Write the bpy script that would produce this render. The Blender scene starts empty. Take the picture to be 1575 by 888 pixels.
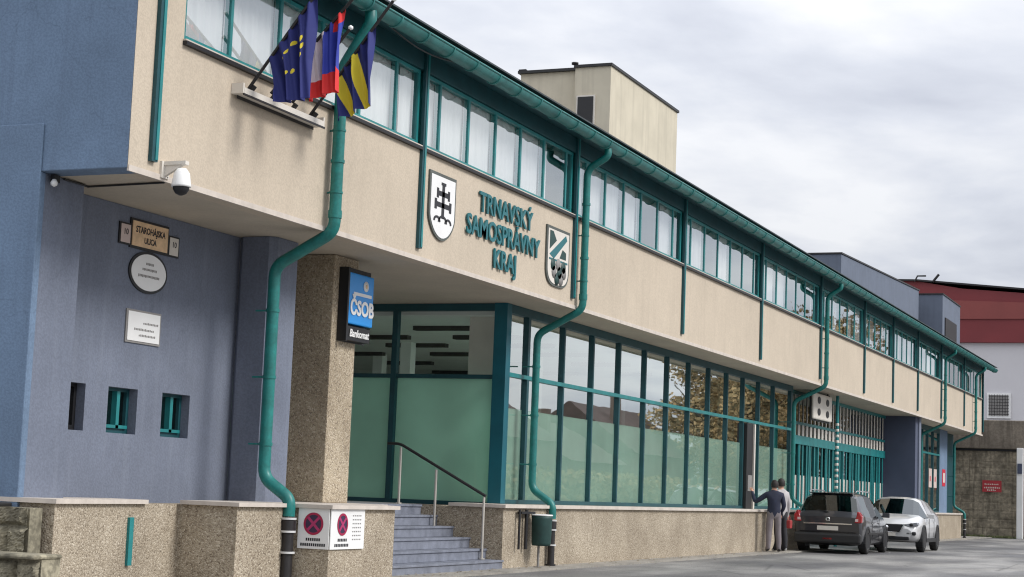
import bpy, bmesh, math, random
from mathutils import Vector, Matrix
random.seed(7)
PI = math.pi
scene = bpy.context.scene
COL = scene.collection

# ------------------------------------------------------------------ helpers
class MB:
    """collects shapes, links them as ONE mesh object"""
    def __init__(s):
        s.v = []; s.f = []; s.m = []; s.sm = []
    def add(s, vs, fs, mi=0, smooth=False):
        b = len(s.v); s.v += [tuple(v) for v in vs]
        for f in fs:
            s.f.append([b + i for i in f]); s.m.append(mi); s.sm.append(smooth)
        return s
    def box(s, x0, x1, y0, y1, z0, z1, mi=0):
        x0, x1 = sorted((x0, x1)); y0, y1 = sorted((y0, y1)); z0, z1 = sorted((z0, z1))
        vs = [(x, y, z) for z in (z0, z1) for (x, y) in ((x0, y0), (x1, y0), (x1, y1), (x0, y1))]
        return s.add(vs, [(3, 2, 1, 0), (4, 5, 6, 7), (0, 1, 5, 4), (1, 2, 6, 5), (2, 3, 7, 6), (3, 0, 4, 7)], mi)
    def prism(s, pts, z0, z1, mi=0):
        """plan polygon (counter-clockwise) extruded in z"""
        n = len(pts)
        vs = [(p[0], p[1], z0) for p in pts] + [(p[0], p[1], z1) for p in pts]
        fs = [tuple(range(n))[::-1], tuple(range(n, 2 * n))] + [(i, (i + 1) % n, n + (i + 1) % n, n + i) for i in range(n)]
        return s.add(vs, fs, mi)
    def extr(s, pts, axis, a0, a1, mi=0):
        """polygon in the plane normal to axis ('x': pts=(y,z); 'y': pts=(x,z)), extruded"""
        n = len(pts); mk = (lambda p, a: (a, p[0], p[1])) if axis == 'x' else (lambda p, a: (p[0], a, p[1]))
        vs = [mk(p, a0) for p in pts] + [mk(p, a1) for p in pts]
        fs = [tuple(range(n))[::-1], tuple(range(n, 2 * n))] + [(i, (i + 1) % n, n + (i + 1) % n, n + i) for i in range(n)]
        return s.add(vs, fs, mi)
    def tube(s, path, r, seg=12, mi=0, smooth=True, cap=True):
        P = [Vector(p) for p in path]; n = len(P); vs = []; fs = []
        R = r if isinstance(r, (list, tuple)) else [r] * n
        ref = None
        for i in range(n):
            t = (P[min(i + 1, n - 1)] - P[max(i - 1, 0)]).normalized()
            if i and i < n - 1:
                a = (P[i] - P[i - 1]).normalized(); b = (P[i + 1] - P[i]).normalized(); t = (a + b).normalized()
            if ref is None:
                ref = Vector((0, 0, 1)) if abs(t.z) < .9 else Vector((1, 0, 0))
            u = (ref - t * ref.dot(t)).normalized(); w = t.cross(u); ref = u
            for k in range(seg):
                a = 2 * PI * k / seg; vs.append(P[i] + (u * math.cos(a) + w * math.sin(a)) * R[i])
        for i in range(n - 1):
            for k in range(seg):
                k2 = (k + 1) % seg; fs.append((i * seg + k, i * seg + k2, (i + 1) * seg + k2, (i + 1) * seg + k))
        s.add(vs, fs, mi, smooth)
        if cap:
            s.add(vs[:seg], [tuple(range(seg))[::-1]], mi); s.add(vs[-seg:], [tuple(range(seg))], mi)
        return s
    def lathe(s, c, prof, axis='z', seg=20, mi=0, smooth=True):
        vs = []; fs = []; n = len(prof)
        for (r, h) in prof:
            for k in range(seg):
                a = 2 * PI * k / seg; x, y = r * math.cos(a), r * math.sin(a)
                p = (x, y, h) if axis == 'z' else ((h, x, y) if axis == 'x' else (y, h, x))
                vs.append((c[0] + p[0], c[1] + p[1], c[2] + p[2]))
        for i in range(n - 1):
            for k in range(seg):
                k2 = (k + 1) % seg; fs.append((i * seg + k, i * seg + k2, (i + 1) * seg + k2, (i + 1) * seg + k))
        return s.add(vs, fs, mi, smooth)
    def build(s, name, mats, parent=None, bevel=0.0, loc=None):
        me = bpy.data.meshes.new(name)
        me.from_pydata(s.v, [], s.f); 
        if not isinstance(mats, (list, tuple)): mats = [mats]
        for m in mats: me.materials.append(m)
        me.polygons.foreach_set('material_index', s.m); me.polygons.foreach_set('use_smooth', s.sm)
        me.update()
        o = bpy.data.objects.new(name, me); COL.objects.link(o)
        if parent: o.parent = parent
        if loc: o.location = loc
        if bevel:
            b = o.modifiers.new('bevel', 'BEVEL'); b.width = bevel; b.segments = 2; b.limit_method = 'ANGLE'
        return o

def smooth_path(pts, r=.12, n=5):
    """round the corners of a polyline"""
    P = [Vector(p) for p in pts]; out = [P[0]]
    for i in range(1, len(P) - 1):
        a = (P[i - 1] - P[i]); b = (P[i + 1] - P[i]); d = min(r, a.length * .45, b.length * .45)
        p0 = P[i] + a.normalized() * d; p1 = P[i] + b.normalized() * d
        for k in range(n + 1):
            t = k / n; out.append(p0 * (1 - t) ** 2 + P[i] * 2 * t * (1 - t) + p1 * t * t)
    out.append(P[-1]); return out

def tag(o, label=None, cat=None, group=None, kind=None):
    if label: o['label'] = label
    if cat: o['category'] = cat
    if group: o['group'] = group
    if kind: o['kind'] = kind
    return o
def thing(name, label, cat, loc=(0, 0, 0), rz=0, group=None):
    o = bpy.data.objects.new(name, None); COL.objects.link(o); o.location = loc; o.rotation_euler = (0, 0, rz)
    o.empty_display_size = .2
    return tag(o, label, cat, group)
def group_node(name, parent, loc=(0, 0, 0)):
    o = bpy.data.objects.new(name, None); COL.objects.link(o); o.location = loc; o.parent = parent; o.empty_display_size = .2
    return o
def copy_tree(o, parent=None):
    c = o.copy(); COL.objects.link(c)
    if parent: c.parent = parent
    for ch in list(o.children): copy_tree(ch, c)
    return c

FONT_CACHE = {}
def text_obj(name, body, size, mat, parent, origin, facing='x', depth=.01, align='CENTER', bold=0.0, sx=1.0, spacing=1.0, shear=0.0):
    cu = bpy.data.curves.new(name, 'FONT'); cu.body = body; cu.size = size; cu.extrude = depth; cu.offset = bold
    cu.align_x = align; cu.align_y = 'CENTER'; cu.space_line = spacing; cu.resolution_u = 3; cu.shear = shear
    t = bpy.data.objects.new(name + '_curve', cu); COL.objects.link(t)
    bpy.context.view_layer.update()
    me = bpy.data.meshes.new_from_object(t.evaluated_get(bpy.context.evaluated_depsgraph_get()))
    bpy.data.objects.remove(t); bpy.data.curves.remove(cu)
    me.name = name; me.materials.clear(); me.materials.append(mat)
    for v in me.vertices:
        x, y, z = v.co.x * sx, v.co.y, v.co.z
        v.co = (z, x, y) if facing == 'x' else (x, -z, y)
    o = bpy.data.objects.new(name, me); COL.objects.link(o); o.location = origin
    if parent: o.parent = parent
    return o

# ------------------------------------------------------------------ materials
def nodes_of(m):
    m.use_nodes = True; nt = m.node_tree; nt.nodes.clear(); return nt, nt.nodes, nt.links
def ramp(N, stops):
    r = N.new('ShaderNodeValToRGB'); e = r.color_ramp.elements
    while len(e) < len(stops): e.new(.5)
    for i, (p, c) in enumerate(stops): e[i].position = p; e[i].color = (*c, 1)
    return r
def mat(name, c, rough=.8, metal=0, var=.12, vscale=1.5, fine=0, fscale=60, bump=0, streak=0, spec=.5, coat=0, dirt=None, stretch=(1, 1, 1), crack=0):
    m = bpy.data.materials.new(name); nt, N, L = nodes_of(m)
    out = N.new('ShaderNodeOutputMaterial'); b = N.new('ShaderNodeBsdfPrincipled'); L.new(b.outputs[0], out.inputs[0])
    b.inputs['Roughness'].default_value = rough; b.inputs['Metallic'].default_value = metal
    b.inputs['Specular IOR Level'].default_value = spec; b.inputs['Coat Weight'].default_value = coat; b.inputs['Coat Roughness'].default_value = .05
    geo = N.new('ShaderNodeNewGeometry'); mp = N.new('ShaderNodeMapping'); L.new(geo.outputs['Position'], mp.inputs[0]); mp.inputs['Scale'].default_value = stretch
    n1 = N.new('ShaderNodeTexNoise'); n1.inputs['Scale'].default_value = vscale; n1.inputs['Detail'].default_value = 5; n1.inputs['Roughness'].default_value = .6
    L.new(mp.outputs[0], n1.inputs['Vector'])
    lo = tuple(x * (1 - var) for x in c); hi = tuple(min(1, x * (1 + var)) for x in c)
    r = ramp(N, [(.3, lo), (.7, hi)]); L.new(n1.outputs[0], r.inputs[0]); cur = r.outputs[0]
    def mult(cur, fac_out, amt, col=(0, 0, 0)):
        mx = N.new('ShaderNodeMix'); mx.data_type = 'RGBA'; mx.blend_type = 'MIX'
        ml = N.new('ShaderNodeMath'); ml.operation = 'MULTIPLY'; ml.inputs[1].default_value = amt; L.new(fac_out, ml.inputs[0])
        L.new(ml.outputs[0], mx.inputs[0]); L.new(cur, mx.inputs[6]); mx.inputs[7].default_value = (*col, 1); return mx.outputs[2]
    if fine:
        n2 = N.new('ShaderNodeTexNoise'); n2.inputs['Scale'].default_value = fscale; n2.inputs['Detail'].default_value = 2; L.new(geo.outputs['Position'], n2.inputs['Vector'])
        r2 = ramp(N, [(.42, (1, 1, 1)), (.58, (0, 0, 0))]); L.new(n2.outputs[0], r2.inputs[0])
        cur = mult(cur, r2.outputs[0], fine, tuple(x * .35 for x in c))
    if streak:
        mp2 = N.new('ShaderNodeMapping'); mp2.inputs['Scale'].default_value = (3.5, 3.5, .22); L.new(geo.outputs['Position'], mp2.inputs[0])
        n3 = N.new('ShaderNodeTexNoise'); n3.inputs['Scale'].default_value = 2.2; n3.inputs['Detail'].default_value = 4; L.new(mp2.outputs[0], n3.inputs['Vector'])
        r3 = ramp(N, [(.5, (0, 0, 0)), (.75, (1, 1, 1))]); L.new(n3.outputs[0], r3.inputs[0])
        cur = mult(cur, r3.outputs[0], streak, dirt or tuple(x * .55 for x in c))
    if crack:
        nd = N.new('ShaderNodeTexNoise'); nd.inputs['Scale'].default_value = 1.7; nd.inputs['Detail'].default_value = 6; L.new(geo.outputs['Position'], nd.inputs['Vector'])
        va = N.new('ShaderNodeVectorMath'); va.operation = 'MULTIPLY_ADD'; va.inputs[1].default_value = (1.1, 1.1, 1.1); L.new(nd.outputs['Color'], va.inputs[0]); L.new(geo.outputs['Position'], va.inputs[2])
        vo = N.new('ShaderNodeTexVoronoi'); vo.feature = 'DISTANCE_TO_EDGE'; vo.inputs['Scale'].default_value = .45; L.new(va.outputs[0], vo.inputs['Vector'])
        rc = ramp(N, [(0, (1, 1, 1)), (.006, (0, 0, 0))]); L.new(vo.outputs['Distance'], rc.inputs[0]); cur = mult(cur, rc.outputs[0], crack, tuple(x * .45 for x in c))
    L.new(cur, b.inputs['Base Color'])
    if bump:
        n4 = N.new('ShaderNodeTexNoise'); n4.inputs['Scale'].default_value = fscale; n4.inputs['Detail'].default_value = 3; L.new(geo.outputs['Position'], n4.inputs['Vector'])
        bp = N.new('ShaderNodeBump'); bp.inputs['Strength'].default_value = bump; bp.inputs['Distance'].default_value = .01
        L.new(n4.outputs[0], bp.inputs['Height']); L.new(bp.outputs[0], b.inputs['Normal'])
    return m
def pebble(name, c, dark, light, scale=28):
    m = bpy.data.materials.new(name); nt, N, L = nodes_of(m)
    out = N.new('ShaderNodeOutputMaterial'); b = N.new('ShaderNodeBsdfPrincipled'); L.new(b.outputs[0], out.inputs[0]); b.inputs['Roughness'].default_value = .85
    geo = N.new('ShaderNodeNewGeometry'); vo = N.new('ShaderNodeTexVoronoi'); vo.inputs['Scale'].default_value = scale; L.new(geo.outputs['Position'], vo.inputs['Vector'])
    r = ramp(N, [(0, dark), (.3, c), (.7, c), (1, light)]); sx = N.new('ShaderNodeSeparateColor'); L.new(vo.outputs['Color'], sx.inputs[0]); L.new(sx.outputs[0], r.inputs[0])
    n1 = N.new('ShaderNodeTexNoise'); n1.inputs['Scale'].default_value = 1.1; n1.inputs['Detail'].default_value = 6; L.new(geo.outputs['Position'], n1.inputs['Vector'])
    r1 = ramp(N, [(.3, (.72, .70, .68)), (.65, (1.0, 1.0, 1.0))]); L.new(n1.outputs[0], r1.inputs[0])
    mx = N.new('ShaderNodeMix'); mx.data_type = 'RGBA'; mx.blend_type = 'MULTIPLY'; mx.inputs[0].default_value = 1
    L.new(r.outputs[0], mx.inputs[6]); L.new(r1.outputs[0], mx.inputs[7]); L.new(mx.outputs[2], b.inputs['Base Color'])
    bp = N.new('ShaderNodeBump'); bp.inputs['Strength'].default_value = .8; bp.inputs['Distance'].default_value = .012; bp.invert = True
    L.new(vo.outputs['Distance'], bp.inputs['Height']); L.new(bp.outputs[0], b.inputs['Normal'])
    return m
def glass(name, tint=(.8, .9, .87), f0=.12, fmul=1.0, rough=.01, wave=.02, gcol=(.95, 1, 1)):
    m = bpy.data.materials.new(name); nt, N, L = nodes_of(m)
    out = N.new('ShaderNodeOutputMaterial'); tr = N.new('ShaderNodeBsdfTransparent'); tr.inputs[0].default_value = (*tint, 1)
    gl = N.new('ShaderNodeBsdfGlossy'); gl.inputs['Roughness'].default_value = rough; gl.inputs['Color'].default_value = (*gcol, 1)
    lw = N.new('ShaderNodeLayerWeight'); lw.inputs[0].default_value = .5
    pw = N.new('ShaderNodeMath'); pw.operation = 'POWER'; pw.inputs[1].default_value = 2.2; L.new(lw.outputs['Facing'], pw.inputs[0])
    ma = N.new('ShaderNodeMath'); ma.operation = 'MULTIPLY_ADD'; ma.inputs[1].default_value = fmul; ma.inputs[2].default_value = f0; ma.use_clamp = True
    L.new(pw.outputs[0], ma.inputs[0])
    mx = N.new('ShaderNodeMixShader'); L.new(ma.outputs[0], mx.inputs[0]); L.new(tr.outputs[0], mx.inputs[1]); L.new(gl.outputs[0], mx.inputs[2]); L.new(mx.outputs[0], out.inputs[0])
    if wave:
        geo = N.new('ShaderNodeNewGeometry'); n = N.new('ShaderNodeTexNoise'); n.inputs['Scale'].default_value = 1.3; n.inputs['Detail'].default_value = 1
        L.new(geo.outputs['Position'], n.inputs['Vector'])
        bp = N.new('ShaderNodeBump'); bp.inputs['Strength'].default_value = wave; bp.inputs['Distance'].default_value = .1
        L.new(n.outputs[0], bp.inputs['Height']); L.new(bp.outputs[0], gl.inputs['Normal'])
    return m

M = {}
M['cream'] = mat('cream_render', (.54, .461, .362), .9, var=.07, vscale=.7, fine=.14, fscale=42, bump=.3, streak=.2, dirt=(.37, .31, .24), crack=.15)
M['cream_tower'] = mat('cream_tower', (.56, .51, .40), .9, var=.08, vscale=1.2, streak=.3)
M['blue'] = mat('blue_render', (.15, .22, .325), .9, var=.15, vscale=.9, fine=.2, fscale=36, bump=.4, streak=.45, dirt=(.10, .14, .21), crack=.28)
M['blue_grey'] = mat('blue_grey_render', (.158, .180, .235), .9, var=.12, vscale=1.1, fine=.18, fscale=36, bump=.4, streak=.4, dirt=(.21, .235, .29), crack=.2)
M['block_grey'] = mat('roof_block_grey', (.125, .15, .20), .8, var=.08, vscale=1.4, streak=.25)
M['navy'] = mat('navy_render', (.075, .09, .14), .9, var=.1)
M['soffit'] = mat('soffit_plaster', (.50, .44, .35), .9, var=.10, vscale=.8, fine=.1, fscale=30)
M['teal'] = mat('teal_paint', (.014, .20, .205), .38, var=.18, vscale=3, streak=.35, dirt=(.01, .075, .09))
M['teal_dark'] = mat('teal_dark', (.006, .062, .075), .5, var=.2, vscale=3)
M['teal_post'] = mat('teal_post', (.006, .105, .14), .4, var=.15, vscale=2)
M['teal_pipe'] = mat('teal_pipe', (.008, .175, .16), .42, var=.22, vscale=5, streak=.5, dirt=(.01, .09, .09), fine=.2, fscale=25)
M['gutter'] = mat('gutter_green', (.035, .19, .18), .42, var=.25, vscale=4, streak=.4, dirt=(.01, .06, .07))
M['roof'] = mat('roof_dark', (.035, .045, .05), .6, var=.3)
M['pebble'] = pebble('pebble_dash', (.42, .355, .265), (.22, .175, .125), (.62, .55, .44), 54)
M['pebble_col'] = pebble('pebble_column', (.44, .365, .26), (.24, .195, .14), (.62, .54, .42), 54)
M['coping'] = mat('coping_stone', (.56, .50, .44), .75, var=.12, vscale=4, streak=.2)
M['stair'] = mat('stair_tile', (.19, .205, .25), .6, var=.25, vscale=5, fine=.15)
M['landing'] = mat('landing_tile', (.24, .24, .25), .6, var=.12, vscale=4)
M['steel'] = mat('stainless', (.62, .58, .52), .35, metal=.6, var=.1)
M['iron'] = mat('cast_iron', (.018, .016, .017), .5, var=.3, vscale=9)
M['ring'] = mat('pipe_ring', (.6, .6, .6), .4, var=.1)
M['black'] = mat('black', (.01, .01, .012), .5, var=.2)
M['white'] = mat('white_paint', (.78, .78, .77), .5, var=.05)
M['offwhite'] = mat('offwhite', (.66, .62, .56), .6, var=.08)
M['ink'] = mat('ink', (.02, .02, .025), .6, var=.1)
M['greyink'] = mat('grey_ink', (.24, .23, .22), .6, var=.1)
M['blind'] = mat('blind_fabric', (.74, .73, .73), .9, var=.05, vscale=2, stretch=(1, 3, .3))
M['curtain'] = mat('curtain_cloth', (.55, .42, .36), .9, var=.15, vscale=3)
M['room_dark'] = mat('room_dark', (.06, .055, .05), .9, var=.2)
M['room_light'] = mat('room_light', (.85, .86, .82), .9, var=.04)
M['room_floor'] = mat('room_floor', (.45, .44, .4), .4, var=.1)
M['film'] = None
def film(name, c):
    m = bpy.data.materials.new(name); nt, N, L = nodes_of(m); out = N.new('ShaderNodeOutputMaterial')
    a = N.new('ShaderNodeBsdfDiffuse'); t = N.new('ShaderNodeBsdfTranslucent'); x = N.new('ShaderNodeMixShader'); x.inputs[0].default_value = .5
    g = N.new('ShaderNodeNewGeometry'); n = N.new('ShaderNodeTexNoise'); n.inputs['Scale'].default_value = .8; n.inputs['Detail'].default_value = 3; L.new(g.outputs['Position'], n.inputs['Vector'])
    r = ramp(N, [(.3, tuple(v * .88 for v in c)), (.7, tuple(min(1, v * 1.12) for v in c))]); L.new(n.outputs[0], r.inputs[0])
    for q in (a, t): L.new(r.outputs[0], q.inputs['Color'])
    L.new(a.outputs[0], x.inputs[1]); L.new(t.outputs[0], x.inputs[2]); L.new(x.outputs[0], out.inputs[0]); return m
M['film'] = film('frosted_film', (.55, .90, .74)); M['film_front'] = film('frosted_film_front', (.54, .76, .66))
M['glass_up'] = glass('upper_glass', (.90, .92, .92), .12, 1.0, wave=.01)
M['glass_front'] = glass('front_glass', (.90, .95, .92), .16, 1.45, wave=.006)
M['glass_low'] = glass('front_glass_low', (.92, .97, .94), .08, .62, wave=.006)
M['glass_side'] = glass('side_glass', (.93, .97, .95), .03, .4, wave=.01)
M['glass_dark'] = glass('dark_glass', (.25, .3, .32), .08, .6)
M['sign_blue'] = mat('sign_blue', (.01, .27, .72), .35, var=.08)
M['red'] = mat('sign_red', (.55, .02, .05), .5, var=.1)
M['redplate'] = mat('red_plate', (.42, .035, .045), .6, var=.2)
M['signdark'] = mat('sign_dark', (.04, .02, .06), .5, var=.1)
M['crimson'] = mat('crimson', (.36, .01, .06), .5, var=.1)
M['magenta'] = mat('magenta', (.42, .03, .13), .5, var=.1)
M['orange'] = mat('plaque_ochre', (.72, .50, .30), .55, var=.18, vscale=9)
M['pinkplate'] = mat('plate_pink', (.62, .50, .46), .5, var=.1)
M['shield_edge'] = mat('shield_edge', (.09, .10, .09), .6, var=.2)
M['letters'] = mat('letter_teal', (.005, .13, .15), .4, var=.1)
M['asphalt'] = None
M['redroof'] = mat('red_roof', (.17, .022, .026), .6, var=.12, vscale=.4)
M['redband'] = mat('red_band', (.21, .045, .04), .6, var=.12, vscale=.4)
M['whitewall'] = mat('pale_wall', (.56, .55, .57), .9, var=.03, vscale=.3)
M['concrete'] = mat('old_concrete', (.24, .205, .165), .95, var=.3, vscale=.9, fine=.3, fscale=14, bump=.6, streak=.6, dirt=(.06, .05, .04))
M['stone'] = mat('rubble_stone', (.30, .26, .195), .95, var=.55, vscale=1.9, fine=.45, fscale=7, bump=.9, streak=.75, dirt=(.07, .06, .045))
M['stone_near'] = mat('near_stone', (.26, .235, .17), .95, var=.6, vscale=3.5, fine=.5, fscale=16, bump=1.0)
M['moss'] = mat('moss', (.06, .07, .025), .95, var=.5, vscale=8, bump=.8)
M['eu_blue'] = mat('flag_blue', (.015, .022, .15), .75, var=.1)
M['slate_blue'] = mat('flag_mid_blue', (.03, .05, .38), .75, var=.1)
M['yellow'] = mat('flag_yellow', (.75, .60, .04), .75, var=.1)
M['flag_red'] = mat('flag_red', (.70, .03, .03), .75, var=.1)
M['flag_white'] = mat('flag_white', (.72, .62, .66), .75, var=.05)
M['bin'] = mat('bin_green', (.014, .05, .045), .55, var=.2, vscale=6)
M['carb_dark'] = mat('car_dark', (.035, .036, .042), .28, metal=.3, var=.05, coat=.8)
M['carb_white'] = mat('car_silver', (.62, .62, .62), .28, metal=.25, var=.04, coat=.8)
M['trim'] = mat('car_trim', (.015, .015, .016), .5, var=.1)
M['tyre'] = mat('tyre', (.012, .012, .012), .8, var=.2)
M['rim'] = mat('rim', (.35, .35, .36), .3, metal=.8, var=.1)
M['chrome'] = mat('chrome', (.75, .75, .76), .15, metal=1, var=.03)
M['tail'] = mat('tail_red', (.36, .008, .015), .15, var=.1, coat=1)
M['tailw'] = mat('tail_clear', (.7, .5, .5), .15, var=.1, coat=1)
M['lamp'] = mat('headlamp', (.35, .37, .4), .1, metal=.5, var=.1, coat=1)
M['carglass'] = glass('car_glass', (.10, .12, .12), .07, .55, wave=0)
M['skin'] = mat('skin', (.55, .30, .21), .6, var=.08)
M['hair'] = mat('hair_dark', (.018, .013, .011), .7, var=.3, vscale=30)
M['navy_cloth'] = mat('navy_cloth', (.018, .022, .045), .85, var=.2, vscale=6)
M['grey_cloth'] = mat('grey_cloth', (.20, .175, .185), .9, var=.12, vscale=6)
M['pale_cloth'] = mat('pale_cloth', (.42, .40, .40), .9, var=.12, vscale=6)
M['dark_cloth'] = mat('dark_cloth', (.03, .03, .035), .9, var=.2, vscale=6)
M['shoe'] = mat('shoe_dark', (.03, .03, .03), .6, var=.2)
M['shoe_white'] = mat('shoe_white', (.6, .6, .6), .6, var=.1)
M['bag'] = mat('bag_red', (.35, .03, .03), .6, var=.2)
M['brick'] = mat('house_wall_a', (.19, .14, .11), .9, var=.1)
M['tile'] = mat('house_tile', (.10, .065, .055), .85, var=.3, vscale=2)
M['bark'] = mat('bark', (.09, .07, .05), .9, var=.3, vscale=6)
def foliage_mat(name, a, b):
    m = bpy.data.materials.new(name); nt, N, L = nodes_of(m)
    out = N.new('ShaderNodeOutputMaterial'); bs = N.new('ShaderNodeBsdfPrincipled'); L.new(bs.outputs[0], out.inputs[0]); bs.inputs['Roughness'].default_value = .9
    g = N.new('ShaderNodeNewGeometry'); r = ramp(N, [(0, a), (1, b)]); L.new(g.outputs['Random Per Island'], r.inputs[0]); L.new(r.outputs[0], bs.inputs['Base Color']); return m
M['leaf'] = foliage_mat('autumn_leaf', (.12, .10, .04), (.40, .27, .12))

def asphalt():
    m = bpy.data.materials.new('asphalt'); nt, N, L = nodes_of(m)
    out = N.new('ShaderNodeOutputMaterial'); b = N.new('ShaderNodeBsdfPrincipled'); L.new(b.outputs[0], out.inputs[0])
    g = N.new('ShaderNodeNewGeometry')
    def noise(s, d=4, st=(1, 1, 1)):
        mp = N.new('ShaderNodeMapping'); mp.inputs['Scale'].default_value = st; L.new(g.outputs['Position'], mp.inputs[0])
        n = N.new('ShaderNodeTexNoise'); n.inputs['Scale'].default_value = s; n.inputs['Detail'].default_value = d; L.new(mp.outputs[0], n.inputs['Vector']); return n.outputs[0]
    r = ramp(N, [(.38, (.10, .098, .10)), (.5, (.17, .165, .16)), (.60, (.29, .28, .265))]); L.new(noise(.45, 6, (1, .35, 1)), r.inputs[0])
    r2 = ramp(N, [(.4, (.72, .72, .72)), (.6, (1.15, 1.15, 1.15))]); L.new(noise(30, 2), r2.inputs[0])
    mx = N.new('ShaderNodeMix'); mx.data_type = 'RGBA'; mx.blend_type = 'MULTIPLY'; mx.inputs[0].default_value = 1; L.new(r.outputs[0], mx.inputs[6]); L.new(r2.outputs[0], mx.inputs[7])
    # cracks / patched seams
    vo = N.new('ShaderNodeTexVoronoi'); vo.feature = 'DISTANCE_TO_EDGE'; vo.inputs['Scale'].default_value = .35; L.new(g.outputs['Position'], vo.inputs['Vector'])
    r3 = ramp(N, [(0, (.45, .45, .45)), (.012, (1, 1, 1))]); L.new(vo.outputs['Distance'], r3.inputs[0])
    m2 = N.new('ShaderNodeMix'); m2.data_type = 'RGBA'; m2.blend_type = 'MULTIPLY'; m2.inputs[0].default_value = .8; L.new(mx.outputs[2], m2.inputs[6]); L.new(r3.outputs[0], m2.inputs[7])
    L.new(m2.outputs[2], b.inputs['Base Color'])
    rr = ramp(N, [(.4, (.5, .5, .5)), (.6, (.85, .85, .85))]); L.new(noise(.8, 4, (1, .4, 1)), rr.inputs[0]); L.new(rr.outputs[0], b.inputs['Roughness'])
    bp = N.new('ShaderNodeBump'); bp.inputs['Strength'].default_value = .5; bp.inputs['Distance'].default_value = .008; L.new(noise(60, 3), bp.inputs['Height']); L.new(bp.outputs[0], b.inputs['Normal'])
    return m
M['asphalt'] = asphalt()
M['pave'] = mat('pavement_concrete', (.30, .28, .245), .9, var=.25, vscale=1.2, fine=.25, fscale=20, bump=.4)

# ------------------------------------------------------------------ world, sun, camera
w = bpy.data.worlds.new('World'); scene.world = w; w.use_nodes = True
nt = w.node_tree; N = nt.nodes; L = nt.links; N.clear()
out = N.new('ShaderNodeOutputWorld'); bg = N.new('ShaderNodeBackground'); L.new(bg.outputs[0], out.inputs[0]); bg.inputs[1].default_value = .1
SUN_EL, SUN_AZ = math.radians(40), math.radians(84)       # azimuth clockwise from +Y
sky = N.new('ShaderNodeTexSky'); sky.sky_type = 'NISHITA'; sky.sun_disc = False; sky.sun_elevation = SUN_EL; sky.sun_rotation = SUN_AZ
tc = N.new('ShaderNodeTexCoord'); sep = N.new('ShaderNodeSeparateXYZ'); L.new(tc.outputs['Generated'], sep.inputs[0])
def mth(op, a, b=None, c=None, clamp=False):
    n = N.new('ShaderNodeMath'); n.operation = op; n.use_clamp = clamp
    for i, x in enumerate((a, b, c)):
        if x is None: continue
        if isinstance(x, (int, float)): n.inputs[i].default_value = x
        else: L.new(x, n.inputs[i])
    return n.outputs[0]
zc = mth('MAXIMUM', sep.outputs[2], 0.0); den = mth('ADD', zc, .12)
cx = mth('DIVIDE', sep.outputs[0], den); cy = mth('DIVIDE', sep.outputs[1], den)
cb = N.new('ShaderNodeCombineXYZ'); L.new(cx, cb.inputs[0]); L.new(cy, cb.inputs[1])
n1 = N.new('ShaderNodeTexNoise'); n1.inputs['Scale'].default_value = .85; n1.inputs['Detail'].default_value = 7; n1.inputs['Roughness'].default_value = .52; n1.inputs['Distortion'].default_value = .25; L.new(cb.outputs[0], n1.inputs['Vector'])
cr = ramp(N, [(.37, (4.9, 5.15, 5.9)), (.47, (6.3, 6.55, 7.2)), (.56, (8.0, 8.1, 8.4))]); L.new(n1.outputs[0], cr.inputs[0])
zen = mth('MULTIPLY_ADD', zc, 1.5, .85)                     # an overcast sky is brighter overhead
vm = N.new('ShaderNodeVectorMath'); vm.operation = 'SCALE'; L.new(cr.outputs[0], vm.inputs[0]); L.new(zen, vm.inputs['Scale'])
mx = N.new('ShaderNodeMix'); mx.data_type = 'RGBA'; mx.inputs[0].default_value = .93; L.new(sky.outputs[0], mx.inputs[6]); L.new(vm.outputs[0], mx.inputs[7]); L.new(mx.outputs[2], bg.inputs[0])
sl = bpy.data.lights.new('sun', 'SUN'); sl.energy = 2.4; sl.angle = math.radians(18); sl.color = (1, .97, .93)
so = bpy.data.objects.new('sun', sl); COL.objects.link(so)
d = Vector((math.sin(SUN_AZ) * math.cos(SUN_EL), math.cos(SUN_AZ) * math.cos(SUN_EL), math.sin(SUN_EL)))
so.rotation_euler = d.to_track_quat('Z', 'Y').to_euler(); so.location = (20, -10, 30)

cam = bpy.data.cameras.new('camera'); co = bpy.data.objects.new('camera', cam); COL.objects.link(co); scene.camera = co
cam.sensor_width = 36; cam.lens = 2686.49 / 1575 * 36; cam.clip_start = .1; cam.clip_end = 3000
Rt = Vector((0.92183458, 0.38567359, 0.03843045)); Up = Vector((0.00908762, -0.12063435, 0.99265541)); Fw = Vector((-0.387477, 0.91471484, 0.11470977))
co.matrix_world = Matrix(((Rt.x, Up.x, -Fw.x, 0), (Rt.y, Up.y, -Fw.y, 0), (Rt.z, Up.z, -Fw.z, 1.29), (0, 0, 0, 1)))
vs = scene.view_settings; vs.view_transform = 'Standard'; vs.look = 'None'; vs.gamma = 1; vs.use_curve_mapping = False; vs.exposure = .1
scene.view_layers[0].cycles.use_denoising = True if hasattr(scene.view_layers[0], 'cycles') else False
try:
    scene.cycles.use_denoising = True; scene.cycles.filter_width = 1.15; scene.cycles.max_bounces = 8; scene.cycles.transparent_max_bounces = 12
except Exception: pass

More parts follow.
